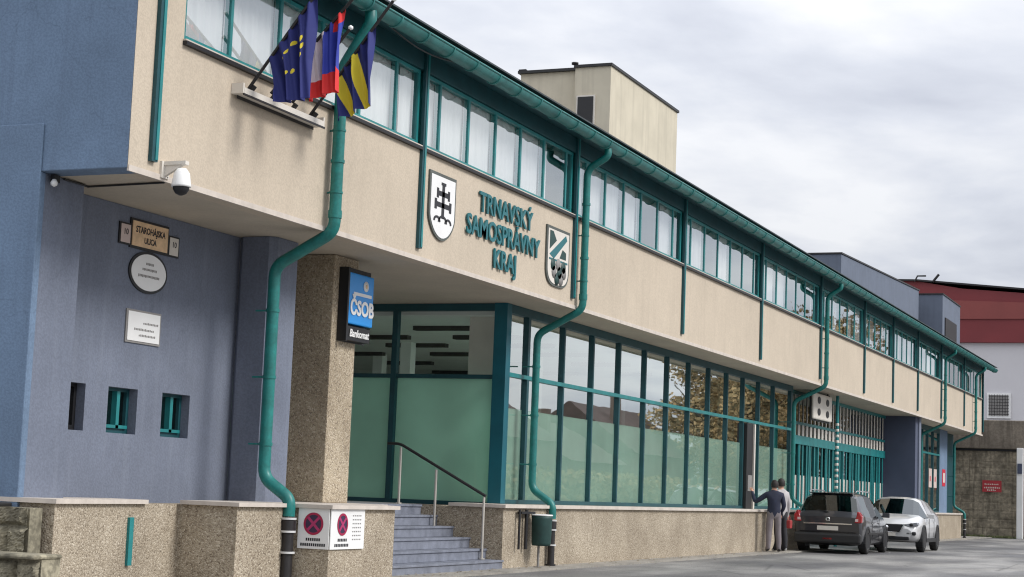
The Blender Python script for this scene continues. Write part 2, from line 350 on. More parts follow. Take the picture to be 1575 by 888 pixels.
# ------------------------------------------------------------------ ground
b = MB(); b.add([(-300, -200, 0), (300, -200, 0), (300, 900, 0), (-300, 900, 0)], [(0, 1, 2, 3)])
tag(b.build('ground', M['asphalt']), kind='structure')
b = MB(); b.prism([(-11.3, 14.0), (-10.05, 14.0), (-10.05, 21.0), (-10.65, 23.4), (-10.62, 41), (-10.5, 48), (-11.3, 48)], -.02, .03)
tag(b.build('pavement', M['pave']), kind='structure')
b = MB(); b.prism([(-13, 63.4), (-10.7, 63.4), (-10.6, 81.2), (-13, 81.2)], -.02, .03)
tag(b.build('pavement', M['pave']), kind='structure')

rn = random.Random(21); b = MB()
for k in range(420):
    y = rn.uniform(19.5, 48) if k < 330 else rn.uniform(63, 80); x = -11.1 + abs(rn.gauss(0, .28)) + (.55 if y < 22 else 0); sz = rn.uniform(.012, .035); a = rn.uniform(0, PI); z = .034 + rn.uniform(0, .012)
    if x > -10.68 and y > 23: z = .006
    ca, sa = math.cos(a) * sz, math.sin(a) * sz; b.add([(x - ca, y - sa, z), (x + sa * .6, y - ca * .6, z + .006), (x + ca, y + sa, z), (x - sa * .6, y + ca * .6, z + .004)], [(0, 1, 2, 3)])
tag(b.build('fallen_leaves', M['leaf']), 'scattered dry leaves and dirt along the foot of the wall', 'leaves', kind='stuff')
# ------------------------------------------------------------------ THE OFFICE BUILDING
B = thing('office_building', 'long two storey office block with cream upper floor, blue rendered corner and teal window frames', 'building', (-11, 15, 0))
B.location = (0, 0, 0)
U = -10.75            # outer face of the upper storey
ZB, ZS, ZW = 4.48, 6.08, 7.16   # underside, sill, window head
YE = 79.0
b = MB(); b.box(U - .3, U, 15.301, YE, ZB, ZS - .02); b.box(U - .3, U, 15.301, 15.86, ZS - .02, 7.3); b.box(U, U + .004, 15.2, 15.301, ZB + .002, 7.44); b.box(U - .3, U, 78.6, YE, ZS - .02, 7.3); b.box(U - .3, U, YE - .3, YE, ZB, 7.3)
b.box(U, U + .004, 14.972, 15.2, ZB + .002, 7.44)
b.build('upper_wall', M['cream'], B)
b = MB(); b.box(U - .012, U + .014, 14.98, YE, ZB - .03, ZB + .035); b.build('drip_edge', M['coping'], B)
b = MB(); b.box(-24, U - .02, 15.3, YE - .02, ZB + .005, ZB + .25); b.build('soffit', M['soffit'], B)
b = MB(); b.box(U - .3, U + .012, 15.2, YE, ZW + .01, 7.5); b.build('fascia_board', M['teal_dark'], B)
b = MB(); b.extr([(-10.33, 7.40), (-10.36, 7.33), (U, 7.44), (-17, 8.4), (-17, 8.52), (-10.33, 7.47)], 'y', 14.6, YE + .25); b.build('roof', M['teal_dark'], B)
b = MB(); b.extr([(-10.16, 7.475), (-17, 8.525), (-17, 8.6), (-10.16, 7.50)], 'y', 14.6, YE + .3); b.build('roof_sheet', M['roof'], B)
# end and dark interior of the upper floor
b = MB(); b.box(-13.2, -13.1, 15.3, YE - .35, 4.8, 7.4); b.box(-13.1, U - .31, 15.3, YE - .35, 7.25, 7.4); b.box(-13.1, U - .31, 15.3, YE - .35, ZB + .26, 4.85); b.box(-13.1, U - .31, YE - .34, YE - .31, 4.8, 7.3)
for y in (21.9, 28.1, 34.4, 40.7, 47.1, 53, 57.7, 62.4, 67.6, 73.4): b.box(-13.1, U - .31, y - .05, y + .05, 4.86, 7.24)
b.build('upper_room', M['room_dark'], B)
# gutter
g = MB(); seg = 9; vsx = []
gx, gz, gr = -10.26, 7.385, .12
ys = [14.6, YE + .3]
prof = [(gx + gr * math.cos(a), gz + gr * math.sin(a)) for a in [math.radians(180 + 180 * k / 12) for k in range(13)]]
prof2 = [(gx + (gr - .01) * math.cos(a), gz + (gr - .01) * math.sin(a)) for a in [math.radians(360 - 180 * k / 12) for k in range(13)]]
pr = prof + prof2; n = len(pr)
V = [(p[0], ys[0], p[1]) for p in pr] + [(p[0], ys[1], p[1]) for p in pr]
g.add(V, [(i, (i + 1) % n, n + (i + 1) % n, n + i) for i in range(n)] + [tuple(range(n)), tuple(range(n, 2 * n))[::-1]], 0, True)
y = 15.0
while y < YE:
    g.tube([(gx + (gr + .006) * math.cos(a), y, gz + (gr + .006) * math.sin(a)) for a in [math.radians(175 + 190 * k / 10) for k in range(11)]], .014, 6); y += .82
g.tube([(gx + gr, ys[0], gz + .002), (gx + gr, ys[1], gz + .002)], .016, 8)
GUT = g.build('gutter', M['gutter'], B)
# hanging cable at the gutter
b = MB(); b.tube([(-10.33, y, 7.30 - .10 * math.sin(PI * (y - 19.8) / 2.2)) for y in [19.8 + 2.2 * k / 12 for k in range(13)]], .012, 6); b.build('cable', M['black'], B)
# strips
for y in (15.38, 21.9, 28.02, 34.4, 40.7, 47.05, 53.0, 57.7, 62.4, 67.55, 73.4, 78.93):
    b = MB(); b.box(U + .002, U + .05, y - .055, y + .055, 4.62, 7.44); b.box(U + .051, U + .058, y + .0, y + .05, 4.64, 7.42, 1); b.build('wall_strip', [M['teal_dark'], M['teal']], B)
# windows
def ribbon(y0, y1, muls, spec):
    W = group_node('window', B, (0, 0, 0))
    f = MB(); xo, xi = U - .028, U - .11
    f.box(xi, xo, y0, y1, ZS, ZS + .06); f.box(xi, xo, y0, y1, ZW - .05, ZW)
    allm = [y0 + .035] + muls + [y1 - .035]
    for m_ in allm: f.box(xi, xo, m_ - .028, m_ + .028, ZS + .06, ZW - .05)
    f.build('window_frame', M['teal'], W)
    s = MB(); s.box(U - .12, U + .045, y0 - .02, y1 + .02, ZS - .02, ZS - .001); s.build('window_sill', M['coping'], W)
    s = MB(); s.box(U - .01, U + .055, y0 - .02, y1 + .02, ZS - .065, ZS - .021); s.build('sill_apron', M['black'], W)
    q = MB(); xg = U - .045
    q.add([(xg, y0, ZS), (xg, y1, ZS), (xg, y1, ZW), (xg, y0, ZW)], [(0, 1, 2, 3)]); q.build('pane', M['glass_up'], W)
    for i in range(len(allm) - 1):
        a, c = allm[i] + .01, allm[i + 1] - .01; k = spec[i % len(spec)]
        if k == 'd': continue
        mb = MB()
        if k == 'h': a = a + (c - a) * .45
        if k == 'n': c = a + (c - a) * .35
        n_ = max(4, int((c - a) / .02)); amp = .008 if k != 'w' else .05; x0 = U - .14
        vv = []; 
        for j in range(n_ + 1):
            y = a + (c - a) * j / n_; x = x0 + amp * math.sin(y * 2 * PI / .13) + .01 * math.sin(y * 17)
            vv += [(x, y, ZS - .05), (x, y, ZW + .05)]
        mb.add(vv, [(2 * j, 2 * j + 2, 2 * j + 3, 2 * j + 1) for j in range(n_)], 0, True)
        mb.build('curtain' if k == 'c' else 'blind', M['curtain' if k == 'c' else 'blind'], W)
    return W
strips = [15.86, 21.9, 28.02, 34.4, 40.7, 47.05, 53.0, 57.7, 62.4, 67.55, 73.4, 78.6]
specs = [['b', 'b', 'b', 'b', 'b', 'h', 'b'], ['b', 'b', 'b', 'b', 'b', 'n', 'h', 'h'], ['b', 'b', 'b', 'b', 'n', 'h', 'n', 'b'], ['b', 'w', 'n', 'w', 'n', 'd', 'd', 'd'],
         ['b', 'b', 'h', 'n', 'd', 'd', 'n', 'd'], ['b', 'n', 'b', 'd', 'b', 'w', 'd', 'd'], ['b', 'w', 'd', 'c', 'd'], ['w', 'c', 'd', 'c', 'd'], ['n', 'd', 'w', 'd', 'd'], ['b', 'd', 'n', 'd', 'c'], ['d', 'c', 'd', 'b', 'd']]
for i in range(11):
    y0 = strips[i] + (.07 if i else 0); y1 = strips[i + 1] - (.07 if i < 10 else 0)
    if i == 0: mu = [16.85, 17.95, 19.0, 20.05, 21.1]
    elif i < 6:
        mu = []; y = y0 + .55
        while y < y1 - .3: mu.append(y); y += 1.025
    else:
        nn = 5; mu = [y0 + (y1 - y0) * k / nn for k in range(1, nn)]
    ribbon(y0, y1, mu, specs[i])
# downpipes
def downpipe(y, r, neck, lowz=.85, cast=True, xrec=-11.45, xlow=-11.06, kink=(1.33, 1.08)):
    D = group_node('downpipe', B)
    pts = []
    pts += [(gx, y + .02, 7.30), (gx + .02, y, 7.14), (-10.62, y, neck)]
    pts += [(-10.62, y, 6.3), (-10.62, y, 4.45), (xrec, y, 4.02), (xrec, y, 3.6), (xrec, y, kink[0]), (xlow, y, kink[1]), (xlow, y, lowz)]
    b = MB(); b.tube(smooth_path(pts, .14, 5), r, 14)
    for z in (5.35, 6.3): b.tube([(-10.62, y, z - .02), (-10.62, y, z + .02)], r + .012, 14)
    b.tube([(-10.62, y, 4.62), (-10.62, y, 4.72)], r + .01, 14)
    for z in (1.75, 2.6, 3.45): b.tube([(xrec, y, z - .02), (xrec, y, z + .02)], r + .01, 14); b.tube([(xrec - .25, y, z), (xrec, y, z)], .012, 6)
    for z in (4.95, 5.75): b.tube([(U, y, z), (-10.62, y, z)], .012, 6); b.tube([(-10.62, y, z - .014), (-10.62, y, z + .014)], r + .009, 14)
    b.build('pipe', M['teal_pipe'], D)
    if cast:
        c = MB(); c.tube([(xlow, y, 0.0), (xlow, y, lowz - .04)], r * .95, 12); c.tube([(xlow, y, 0), (xlow, y, .06)], r * 1.35, 12); c.tube([(xlow, y, lowz - .18), (xlow, y, lowz - .05)], r * 1.25, 12)
        c.build('cast_pipe', M['iron'], D)
        q = MB()
        for z in (lowz - .04, lowz - .2, lowz - .46): q.tube([(xlow, y, z), (xlow, y, z + .025)], r * 1.28, 12)
        q.build('clamp', M['ring'], D)
downpipe(19.24, .078, 6.55, .86)
downpipe(28.25, .064, 6.92, .83, xlow=-11.05)
downpipe(47.35, .06, 6.92, .83, xrec=-11.5)
downpipe(67.85, .055, 6.92, .83, xrec=-11.5)
downpipe(76.0, .055, 6.92, .83, xrec=-11.5, xlow=-11.05)
# blue corner: wall facing the camera, its upper part the gable of the upper floor
b = MB(); b.box(-22, U - .001, 14.97, 15.3, ZB, 9.5); b.box(-22, -11.85, 14.97, 15.06, .9, ZB - .001); b.box(-22, -11.84, 14.945, 14.969, .9, 5.0)
b.build('blue_wall', M['blue'], B, bevel=.012)
b = MB(); b.box(-12.29, -11.87, 15.061, 15.76, .9, ZB); b.build('blue_pier', M['blue_grey'], B, bevel=.01)
# recessed wall with three small windows
wins = [(16.30, 16.60), (17.04, 17.63), (18.15, 18.76)]; z0, z1 = 1.78, 2.32
b = MB(); xs = (-12.7, -12.3)
b.box(*xs, 15.9, 19.75, .9, z0); b.box(*xs, 15.9, 19.75, z1, ZB)
e = [15.9] + [q for p_ in wins for q in p_] + [19.75]
for i in range(0, len(e), 2): b.box(*xs, e[i], e[i + 1], z0, z1)
b.build('recessed_wall', M['blue_grey'], B)
b = MB(); b.prism([(-12.299, 19.75), (-12.22, 19.68), (-11.82, 19.68), (-11.74, 19.78), (-11.74, 20.3), (-12.299, 20.3)], .9, ZB); b.build('blue_pier', M['blue_grey'], B)
for i, (a, c) in enumerate(wins):
    W = group_node('small_window', B); f = MB(); xo, xi = -12.42, -12.5
    f.box(xi, xo, a, c, z0, z0 + .06); f.box(xi, xo, a, c, z1 - .04, z1)
    f.box(xi, xo, a, a + .05, z0 + .06, z1 - .04); f.box(xi, xo, c - .05, c, z0 + .06, z1 - .04)
    f.build('window_frame', M['teal_dark'] if i else M['black'], W)
    if i:
        f = MB(); f.box(xi + .02, xo + .03, a + (c - a) * .52, a + (c - a) * .62, z0 + .06, z1 - .04); f.box(xi + .02, xo + .03, a + .05, c - .05, z0 + .061, z0 + .10); f.build('mullion', M['teal'], W)
    p_ = MB(); p_.box(xi + .03, xi + .036, a + .05, c - .05, z0 + .06, z1 - .04); p_.build('pane', M['glass_dark'], W)
    p_ = MB(); p_.box(xi - .2, xi - .19, a, c, z0, z1); p_.build('curtain', M['curtain'] if i == 1 else M['room_dark'], W)
# plinth blocks
pts = [(-13, 15.0), (-11.40, 15.0), (-11.93, 18.1), (-11.11, 18.1), (-11.11, 19.4), (-10.56, 19.4), (-10.56, 21.2), (-11.25, 21.9), (-11.25, 22.3), (-13, 22.3)]
P = group_node('plinth', B)
b = MB(); b.prism(pts, 0, .97); b.build('pebble_wall', M['pebble'], P)
for a_, c_ in ((26.3, 48.0), (64.5, 75.65)):
    b = MB(); b.box(-13, -11.14, a_, c_, 0, 1.0); b.build('pebble_wall', M['pebble'], P)
    b = MB(); b.box(-12.1, -11.08, a_ - .06, c_ + .05, 1.002, 1.055); b.build('coping', M['coping'], P)
b = MB(); b.prism([(-12.29, 14.94), (-11.34, 14.94), (-11.72, 17.15), (-12.29, 17.15)], .972, 1.02); b.build('coping', M['coping'], P)
b = MB()
b.prism([(-11.88, 18.04), (-11.05, 18.04), (-11.05, 19.34), (-10.50, 19.34), (-10.50, 21.24), (-11.25, 21.95), (-11.25, 22.35), (-12.0, 22.35), (-12.0, 18.9)], .972, 1.02)
b.build('coping', M['coping'], P)
b = MB(); b.box(-11.73, -11.66, 16.72, 16.80, .28, .82); b.build('vent_slot', M['teal'], B)
b = MB(); b.box(-24, -12.64, 19.8, 27.7, .80, 1.0); b.build('landing', M['landing'], B)
# stairs
S = group_node('stairs', B)
b = MB()
for k in range(6):
    x = -11.12 - .3 * k; zt = .168 * (k + 1)
    if k == 5: zt = 1.0
    b.box(-12.7, x, 22.301, 26.299, max(0, zt - .168), zt - .002); b.box(x - .002, x + .02, 22.301, 26.299, zt - .035, zt)
b.build('step_tread', M['stair'], S, bevel=.004)
H = group_node('handrail', B); yr = 26.02
for x, zb, zt in ((-12.9, 1.0, 1.93), (-12.24, .64, 1.58), (-11.37, .17, 1.17)):
    b = MB(); b.tube([(x, yr, zb), (x, yr, zt)], .021, 10); b.tube([(x, yr, zb), (x, yr, zb + .02)], .05, 12); b.build('post', M['steel'], H)
b = MB(); b.tube(smooth_path([(-13.15, yr, 1.985), (-12.92, yr, 1.985), (-11.34, yr, 1.18)], .08), .024, 10); b.build('rail', M['trim'], H)
# column
b = MB(); b.box(-12.42, -11.76, 21.37, 22.09, 1.021, ZB); b.build('column', M['pebble_col'], B, bevel=.012)

# glazed walls of the ground floor
def film_z(y): return 2.72
def glaze_x(name, x, y0, y1, muls, z0, zt, z1, filmz, gmat, fmat, thick, beam=.15):
    G = group_node(name, B); f = MB()
    f.box(x - .06, x + .05, y0, y1, z0, z0 + .07); f.box(x - .08, x + .06, y0, y1, z1 - beam, z1)
    for m_, wd in muls:
        f.box(x - .06, x + .055, m_ - wd / 2, m_ + wd / 2, z0 + .07, z1 - beam)
    f.build('frame', M['teal_dark'], G)
    q = MB(); q.box(x - .06, x + .06, y0, y1, zt - .035, zt + .035); q.build('transom', M['teal'], G)
    q = MB(); zf = filmz or z0; q.add([(x, y0, zf), (x, y1, zf), (x, y1, z1), (x, y0, z1)], [(0, 1, 2, 3)]); q.build('pane', gmat, G)
    if filmz:
        q = MB(); q.add([(x, y0, z0), (x, y1, z0), (x, y1, zf), (x, y0, zf)], [(0, 1, 2, 3)]); q.build('pane', M['glass_low'], G)
        q = MB(); q.add([(x - .03, y0, z0), (x - .03, y1, z0), (x - .03, y1, filmz), (x - .03, y0, filmz)], [(0, 1, 2, 3)]); q.build('frosted_film', fmat, G)
    return G
muls = [(y, .065) for y in (30.25, 31.83, 33.4, 35.05, 36.62, 38.22, 39.82, 41.38, 42.9, 44.42, 45.95)] + [(28.5, .10), (47.9, .16)]
G = glaze_x('front_glazing', -11.75, 27.62, 48.0, muls, 1.06, 3.27, ZB + .002, 2.70, M['glass_front'], M['film_front'], .06)
b = MB(); b.box(-11.92, -11.68, 27.42, 27.62, 1.06, ZB); b.build('corner_post', M['teal_post'], G)
G = group_node('entrance_glazing', B); f = MB(); yg = 27.55
f.box(-18, -11.92, yg - .06, yg + .05, 1.0, 1.07); f.box(-18, -11.92, yg - .05, yg + .04, 3.18, 3.25); f.box(-18, -11.92, yg - .08, yg + .06, ZB - .12, ZB)
for x in (-13.85, -15.8, -17.7): f.box(x - .05, x + .05, yg - .07, yg + .05, 1.07, ZB - .12)
f.build('frame', M['teal_dark'], G)
q = MB(); q.add([(-18, yg, 1), (-11.92, yg, 1), (-11.92, yg, ZB), (-18, yg, ZB)], [(0, 1, 2, 3)]); q.build('pane', M['glass_side'], G)
q = MB(); q.add([(-18, yg + .03, 1), (-11.92, yg + .03, 1), (-11.92, yg + .03, 3.2), (-18, yg + .03, 3.2)], [(0, 1, 2, 3)]); q.build('frosted_film', M['film'], G)
# interior of the glazed hall
R = group_node('interior', B)
b = MB(); b.box(-24, -11.9, 27.7, 48.2, .9, 1.0); b.build('hall_floor', M['room_floor'], R)
b = MB(); b.box(-24, -11.9, 27.7, 48.2, 4.30, 4.40); b.build('hall_ceiling', M['room_light'], R)
b = MB(); b.box(-24, -23.9, 27.7, 48.2, 1.0, 4.3); b.box(-23.9, -12.3, 48.1, 48.2, 1.0, 4.3); b.build('hall_wall', M['room_light'], R)
b = MB(); b.box(-12.62, -12.0, 27.95, 28.05, 1.0, 4.3); b.build('partition', M['offwhite'], R)
for y in (29.6, 31.4, 33.2, 35.4, 38, 41):
    for x in (-13.6, -16.0, -18.6):
        b = MB(); b.box(x - .9, x + .5, y - .09, y + .09, 4.22, 4.298); b.build('ceiling_light', M['room_dark'], R)
for x, y in ((-14.6, 36), (-16.3, 33), (-18.5, 36), (-15.4, 44), (-13.2, 40.5)):
    b = MB(); b.box(x - .12, x + .12, y - .12, y + .12, 1.0, 4.3); b.build('hall_pillar', M['room_light'], R)
for x, y, w_, h_ in ((-14.3, 40, 1.6, 1.9), (-17.2, 39, 2.2, 2.2), (-20, 42, 2.4, 1.8)):
    b = MB(); b.box(x - w_ / 2, x + w_ / 2, y, y + .5, 1.0, 1 + h_); b.build('cabinet', M['room_dark'], R)
# teller cabinet in the front glazing
A = group_node('cash_machine', B); b = MB(); b.box(-11.95, -11.62, 42.98, 43.55, 1.06, 3.2); b.build('casing', M['trim'], A)
b = MB(); b.box(-11.66, -11.58, 43.56, 43.66, 1.06, 3.2); b.build('side_strip', M['offwhite'], A)
b = MB(); b.box(-11.619, -11.6, 43.08, 43.45, 1.5, 1.9); b.build('screen', M['greyink'], A)

# gated entrance behind the cars
G = group_node('entrance_gate', B); xg = -12.1
f = MB()
f.box(xg - .05, xg + .05, 48.05, 63.5, 2.95, 3.2); f.box(xg - .05, xg + .05, 48.05, 63.5, ZB - .1, ZB); f.box(xg - .04, xg + .04, 48.05, 63.5, 3.52, 3.6)
for y in [48.1 + 1.2 * k for k in range(14)]:
    f.box(xg - .05, xg + .035, y - .06, y + .06, .02, 2.95)
for k in range(30): 
    y = 48.4 + .51 * k; f.box(xg + .0, xg + .02, y - .06, y + .06, .1, 2.95)
f.box(xg - .02, xg + .07, 48.1, 63.45, 1.0, 1.1); f.box(xg - .02, xg + .07, 48.1, 63.45, .06, .16)
f.build('frame', M['teal'], G)
for k in range(30):
    y = 48.4 + .51 * k; f = MB(); f.box(xg + .001, xg + .02, y - .12, y + .12, 3.2, 3.52); f.box(xg + .001, xg + .02, y - .03, y + .03, 3.52, 3.521); f.box(xg + .003, xg + .018, y - .05, y + .05, 3.521, ZB - .1); f.build('white_bar', M['offwhite'], G)
q = MB(); q.add([(xg - .06, 48.05, 0), (xg - .06, 63.5, 0), (xg - .06, 63.5, ZB), (xg - .06, 48.05, ZB)], [(0, 1, 2, 3)]); q.build('pane', M['glass_dark'], G)
for k in range(15):
    y = 48.35 + 1.02 * k; q = MB(); q.box(xg - .055, xg - .02, y, y + .9, .4, 2.05); q.build('poster_board', M['offwhite'], G)
b = MB(); b.box(-14, -13.9, 48.1, 63.5, 0, ZB); b.build('back_wall', M['room_dark'], G)
b = MB(); b.box(-11.95, -11.78, 48.0, 48.3, 0, ZB); b.build('corner_post', M['teal'], G)
b = MB()
b.tube([(-11.35, 52.2, 0), (-11.35, 52.2, ZB)], .05, 10)
for k in range(15): b.lathe((-11.35, 52.2, 1.2 + k * .17), [(.051, 0), (.058, .01), (.058, .07), (.051, .08)], 'z', 10, 1)
b.build('chain_post', [M['teal'], M['offwhite']], B)
# navy block and the far glazing
b = MB(); b.box(-13.5, -10.98, 63.5, 64.4, 0, ZB); b.build('navy_pier', M['navy'], B)
b = MB(); b.box(-11.1, -10.93, 64.0, 64.401, 0, ZB - .001); b.build('pale_pier_edge', M['blue_grey'], B)
G = glaze_x('far_glazing', -11.75, 64.41, 73.4, [(69.4, .12), (70.6, .09), (71.9, .08), (73.35, .1), (66.6, .1)], 1.06, 3.4, ZB + .002, None, M['glass_front'], None, .06, beam=.2)
b = MB(); b.box(-13, -11.9, 73.3, 73.4, 1, ZB); b.box(-13, -12.9, 64.4, 73.3, 1, ZB); b.build('far_room', M['room_dark'], B)
b = MB(); b.box(-12.4, -11.7, 73.4, 75.4, 1.056, ZB); b.build('blue_pier', M['blue'], B)
b = MB(); b.box(-12.4, -11.8, 75.41, 75.65, 1.056, ZB); b.box(-14, -12.0, 75.66, 79, 0, ZB); b.build('end_wall', M['teal_dark'], B)

b = MB(); b.box(-11.699, -11.69, 74.1, 74.9, 2.15, 2.85); b.build('sticker', M['red'], B)
b = MB(); b.box(-11.689, -11.685, 74.3, 74.7, 2.3, 2.7); b.build('sticker', M['offwhite'], B)
for a_ in (70.9, 72.1):
    b = MB(); b.box(-11.72, -11.71, a_, a_ + .7, 2.05, 2.8); b.build('sticker', M['pinkplate'], B)
    b = MB(); b.box(-11.709, -11.705, a_ + .2, a_ + .4, 2.3, 2.5); b.build('sticker', M['red'], B)
# rooftop volumes
T = group_node('rooftop_block', B)
b = MB(); b.box(-17.05, -15.45, 40.3, 45.3, 7.9, 11.86); b.box(-15.449, -14.5, 40.0, 45.5, 7.9, 11.86); b.build('block_wall', M['cream_tower'], T)
b = MB(); b.box(-15.47, -14.46, 39.95, 45.55, 11.861, 11.93); b.box(-17.1, -15.471, 40.2, 45.4, 11.861, 11.93); b.build('roof_cap', M['trim'], T)
W = group_node('window', T); b = MB(); b.box(-15.38, -14.89, 39.96, 39.999, 10.2, 11.14); b.build('window_frame', M['offwhite'], W)
b = MB(); b.box(-15.34, -14.93, 39.94, 39.96, 10.24, 11.10); b.build('pane', M['trim'], W)
b = MB(); b.tube([(-15.58, 40.3, 11.9), (-15.58, 40.3, 12.03)], .03, 8); b.lathe((-15.58, 40.3, 12.03), [(0, 0), (.09, 0), (.09, .05), (0, .07)], 'z', 10); b.build('vent_pipe', M['black'], T)
b = MB(); b.box(-17.1, -16.9, 40.25, 40.35, 11.92, 11.98); b.build('vent_box', M['black'], T)
T = group_node('rooftop_block', B)
b = MB(); b.extr([(66.9, 8), (84.3, 8), (84.3, 11.55), (66.9, 10.90)], 'x', -22, -14.5); b.box(-14.65, -13.5, 85.15, 90.7, 0, 11.47); b.build('block_wall', M['block_grey'], T)
b = MB(); b.extr([(66.85, 10.91), (84.35, 11.56), (84.35, 11.62), (66.85, 10.97)], 'x', -22, -14.46); b.box(-14.7, -13.46, 85.1, 90.75, 11.471, 11.53); b.build('roof_cap', M['trim'], T)
W = group_node('window', T); b = MB(); b.box(-13.49, -13.45, 85.8, 89.3, 9.3, 10.42); b.build('pane', M['trim'], W)

# ------------------------------------------------------------------ signs and fittings on the building
CR = thing('wall_lettering', 'teal raised letters TRNAVSKY SAMOSPRAVNY KRAJ on the cream wall between two shields', 'sign', (U, 25, 5.3))
xl = .03
for s_, yy, zz, sz, wx in (('TRNAVSKÝ', 24.98, 5.62, .43, 1.0), ('SAMOSPRÁVNY', 24.93, 5.22, .43, .98), ('KRAJ', 24.98, 4.83, .43, 1.0)):
    text_obj('word', s_, sz, M['letters'], CR, (xl, yy - 25, zz - 5.3), 'x', .012, bold=.007, sx=wx)
# shields
def shield(y0, y1, z0, z1, which, label):
    T = thing('coat_of_arms', label, 'coat of arms', (U, (y0 + y1) / 2, z0)); w_, h_ = (y1 - y0) / 2, z1 - z0
    def outline(k, dz=0):
        o = [(-w_ * k, h_ * (.5 + .5 * k)), (w_ * k, h_ * (.5 + .5 * k)), (w_ * k, h_ * .38)]
        pw = 1.35 if which == 0 else .8
        for i in range(1, 9):
            a = i / 8; o.append((w_ * k * math.cos(a * PI / 2) ** (.75 * pw), h_ * .36 - h_ * .36 * k * math.sin(a * PI / 2) ** pw))
        for i in range(7, -1, -1):
            a = i / 8; o.append((-w_ * k * math.cos(a * PI / 2) ** (.75 * pw), h_ * .36 - h_ * .36 * k * math.sin(a * PI / 2) ** pw))
        return o[::-1]
    b = MB(); b.extr(outline(1.0), 'x', .004, .03); b.build('border', M['shield_edge'], T)
    b = MB(); b.extr(outline(.90), 'x', .031, .036); b.build('field', M['white'] if which == 0 else M['offwhite'], T)
    b = MB()
    def bar(ya, yb, za, zb, mi=0, x=.04): b.box(.0365, x, ya * w_, yb * w_, za * h_, zb * h_, mi)
    if which == 0:
        bar(-.1, .1, .33, .86); bar(-.42, .42, .66, .735); bar(-.55, .55, .49, .565)
        for s in (-1, 1):
            bar(s * .42 - .07, s * .42 + .07, .625, .77, x=.042); bar(s * .55 - .08, s * .55 + .08, .45, .605, x=.042)
        bar(-.17, .17, .83, .87, x=.043)
        for c_, r_ in ((-.42, .26), (.42, .26), (0, .34)):
            pts_ = [(w_ * (c_ + r_ * math.cos(a)), h_ * (.27 + r_ * .32 * math.sin(a))) for a in [PI * k / 10 for k in range(11)]]
            o_ = [(w_ * (c_ + (r_ - .10) * math.cos(a)), h_ * (.27 + (r_ - .10) * .32 * math.sin(a))) for a in [PI * k / 10 for k in range(10, -1, -1)]]
            n_ = len(pts_)
            for k in range(n_ - 1):
                b.extr([pts_[k], pts_[k + 1], o_[n_ - 2 - k], o_[n_ - 1 - k]], 'x', .0365, .044)
        b.build('charge', M['ink'], T)
    else:
        b.extr([(-w_ * .78, h_ * .52), (-w_ * .4, h_ * .46), (w_ * .72, h_ * .84), (w_ * .6, h_ * .92)], 'x', .0365, .04, 0)
        b.extr([(-w_ * .78, h_ * .60), (-w_ * .2, h_ * .78), (-w_ * .5, h_ * .92), (-w_ * .78, h_ * .92)], 'x', .0365, .04, 1)
        b.extr([(w_ * .1, h_ * .50), (w_ * .65, h_ * .50), (w_ * .65, h_ * .62), (w_ * .35, h_ * .66)], 'x', .0365, .04, 1)
        for k, (yy, zz) in enumerate([(-.45, .36), (.0, .38), (.45, .36), (-.35, .24), (.12, .25), (.5, .26), (-.1, .13), (.25, .14)]):
            b.lathe((.038, yy * w_, zz * h_), [(0, .006), (.20 * w_, .006), (.20 * w_, 0)], 'x', 10, 2 if k % 2 else 1)
        b.box(.0365, .041, -w_ * .8, w_ * .8, h_ * .43, h_ * .46, 0)
        b.build('charge', [M['letters'], M['bin'], M['greyink']], T)
    return T
shield(22.16, 23.06, 4.83, 5.80, 0, 'white shield with black double cross left of the teal lettering on the cream wall')
shield(26.72, 27.78, 4.72, 5.72, 1, 'grey and green regional shield right of the teal lettering, beside the downpipe')

# bank sign under the soffit
T = thing('bank_sign', 'blue bank sign reading CSOB with a dark strip below, on the pebble column', 'sign', (-11.62, 22.0, 3.2))
T.location = (-11.62, 21.95, 3.2)
w2 = .38
b = MB(); b.box(-.12, 0, -w2, w2, .33, 1.06); b.build('panel', M['sign_blue'], T, bevel=.02)
b = MB(); b.box(-.135, -.121, -w2 - .05, w2, .08, 1.12); b.box(-.12, .012, -w2 - .05, -w2 - .005, .08, 1.12); b.box(-.12, -.06, -w2, w2, 1.065, 1.13); b.build('bracket', M['black'], T)
b = MB(); b.box(-.12, -.01, -w2 + .02, w2 - .06, .10, .30); b.build('lower_panel', M['black'], T)
text_obj('lettering', 'ČSOB', .29, M['white'], T, (.008, .02, .56), 'x', .004, bold=.010, sx=.95)
text_obj('lettering', 'Bankomat', .15, M['white'], T, (.0, -.02, .20), 'x', .004, bold=.003, sx=.95, shear=.2)
b = MB(); b.lathe((.002, .12, .90), [(0, .008), (.075, .008), (.075, 0)], 'x', 18); b.box(.0, .008, -.24, .30, .745, .79); b.build('emblem', M['white'], T)
b = MB(); b.lathe((.006, .12, .90), [(0, .008), (.03, .008), (.03, 0)], 'x', 12); b.build('emblem_centre', M['orange'], T)

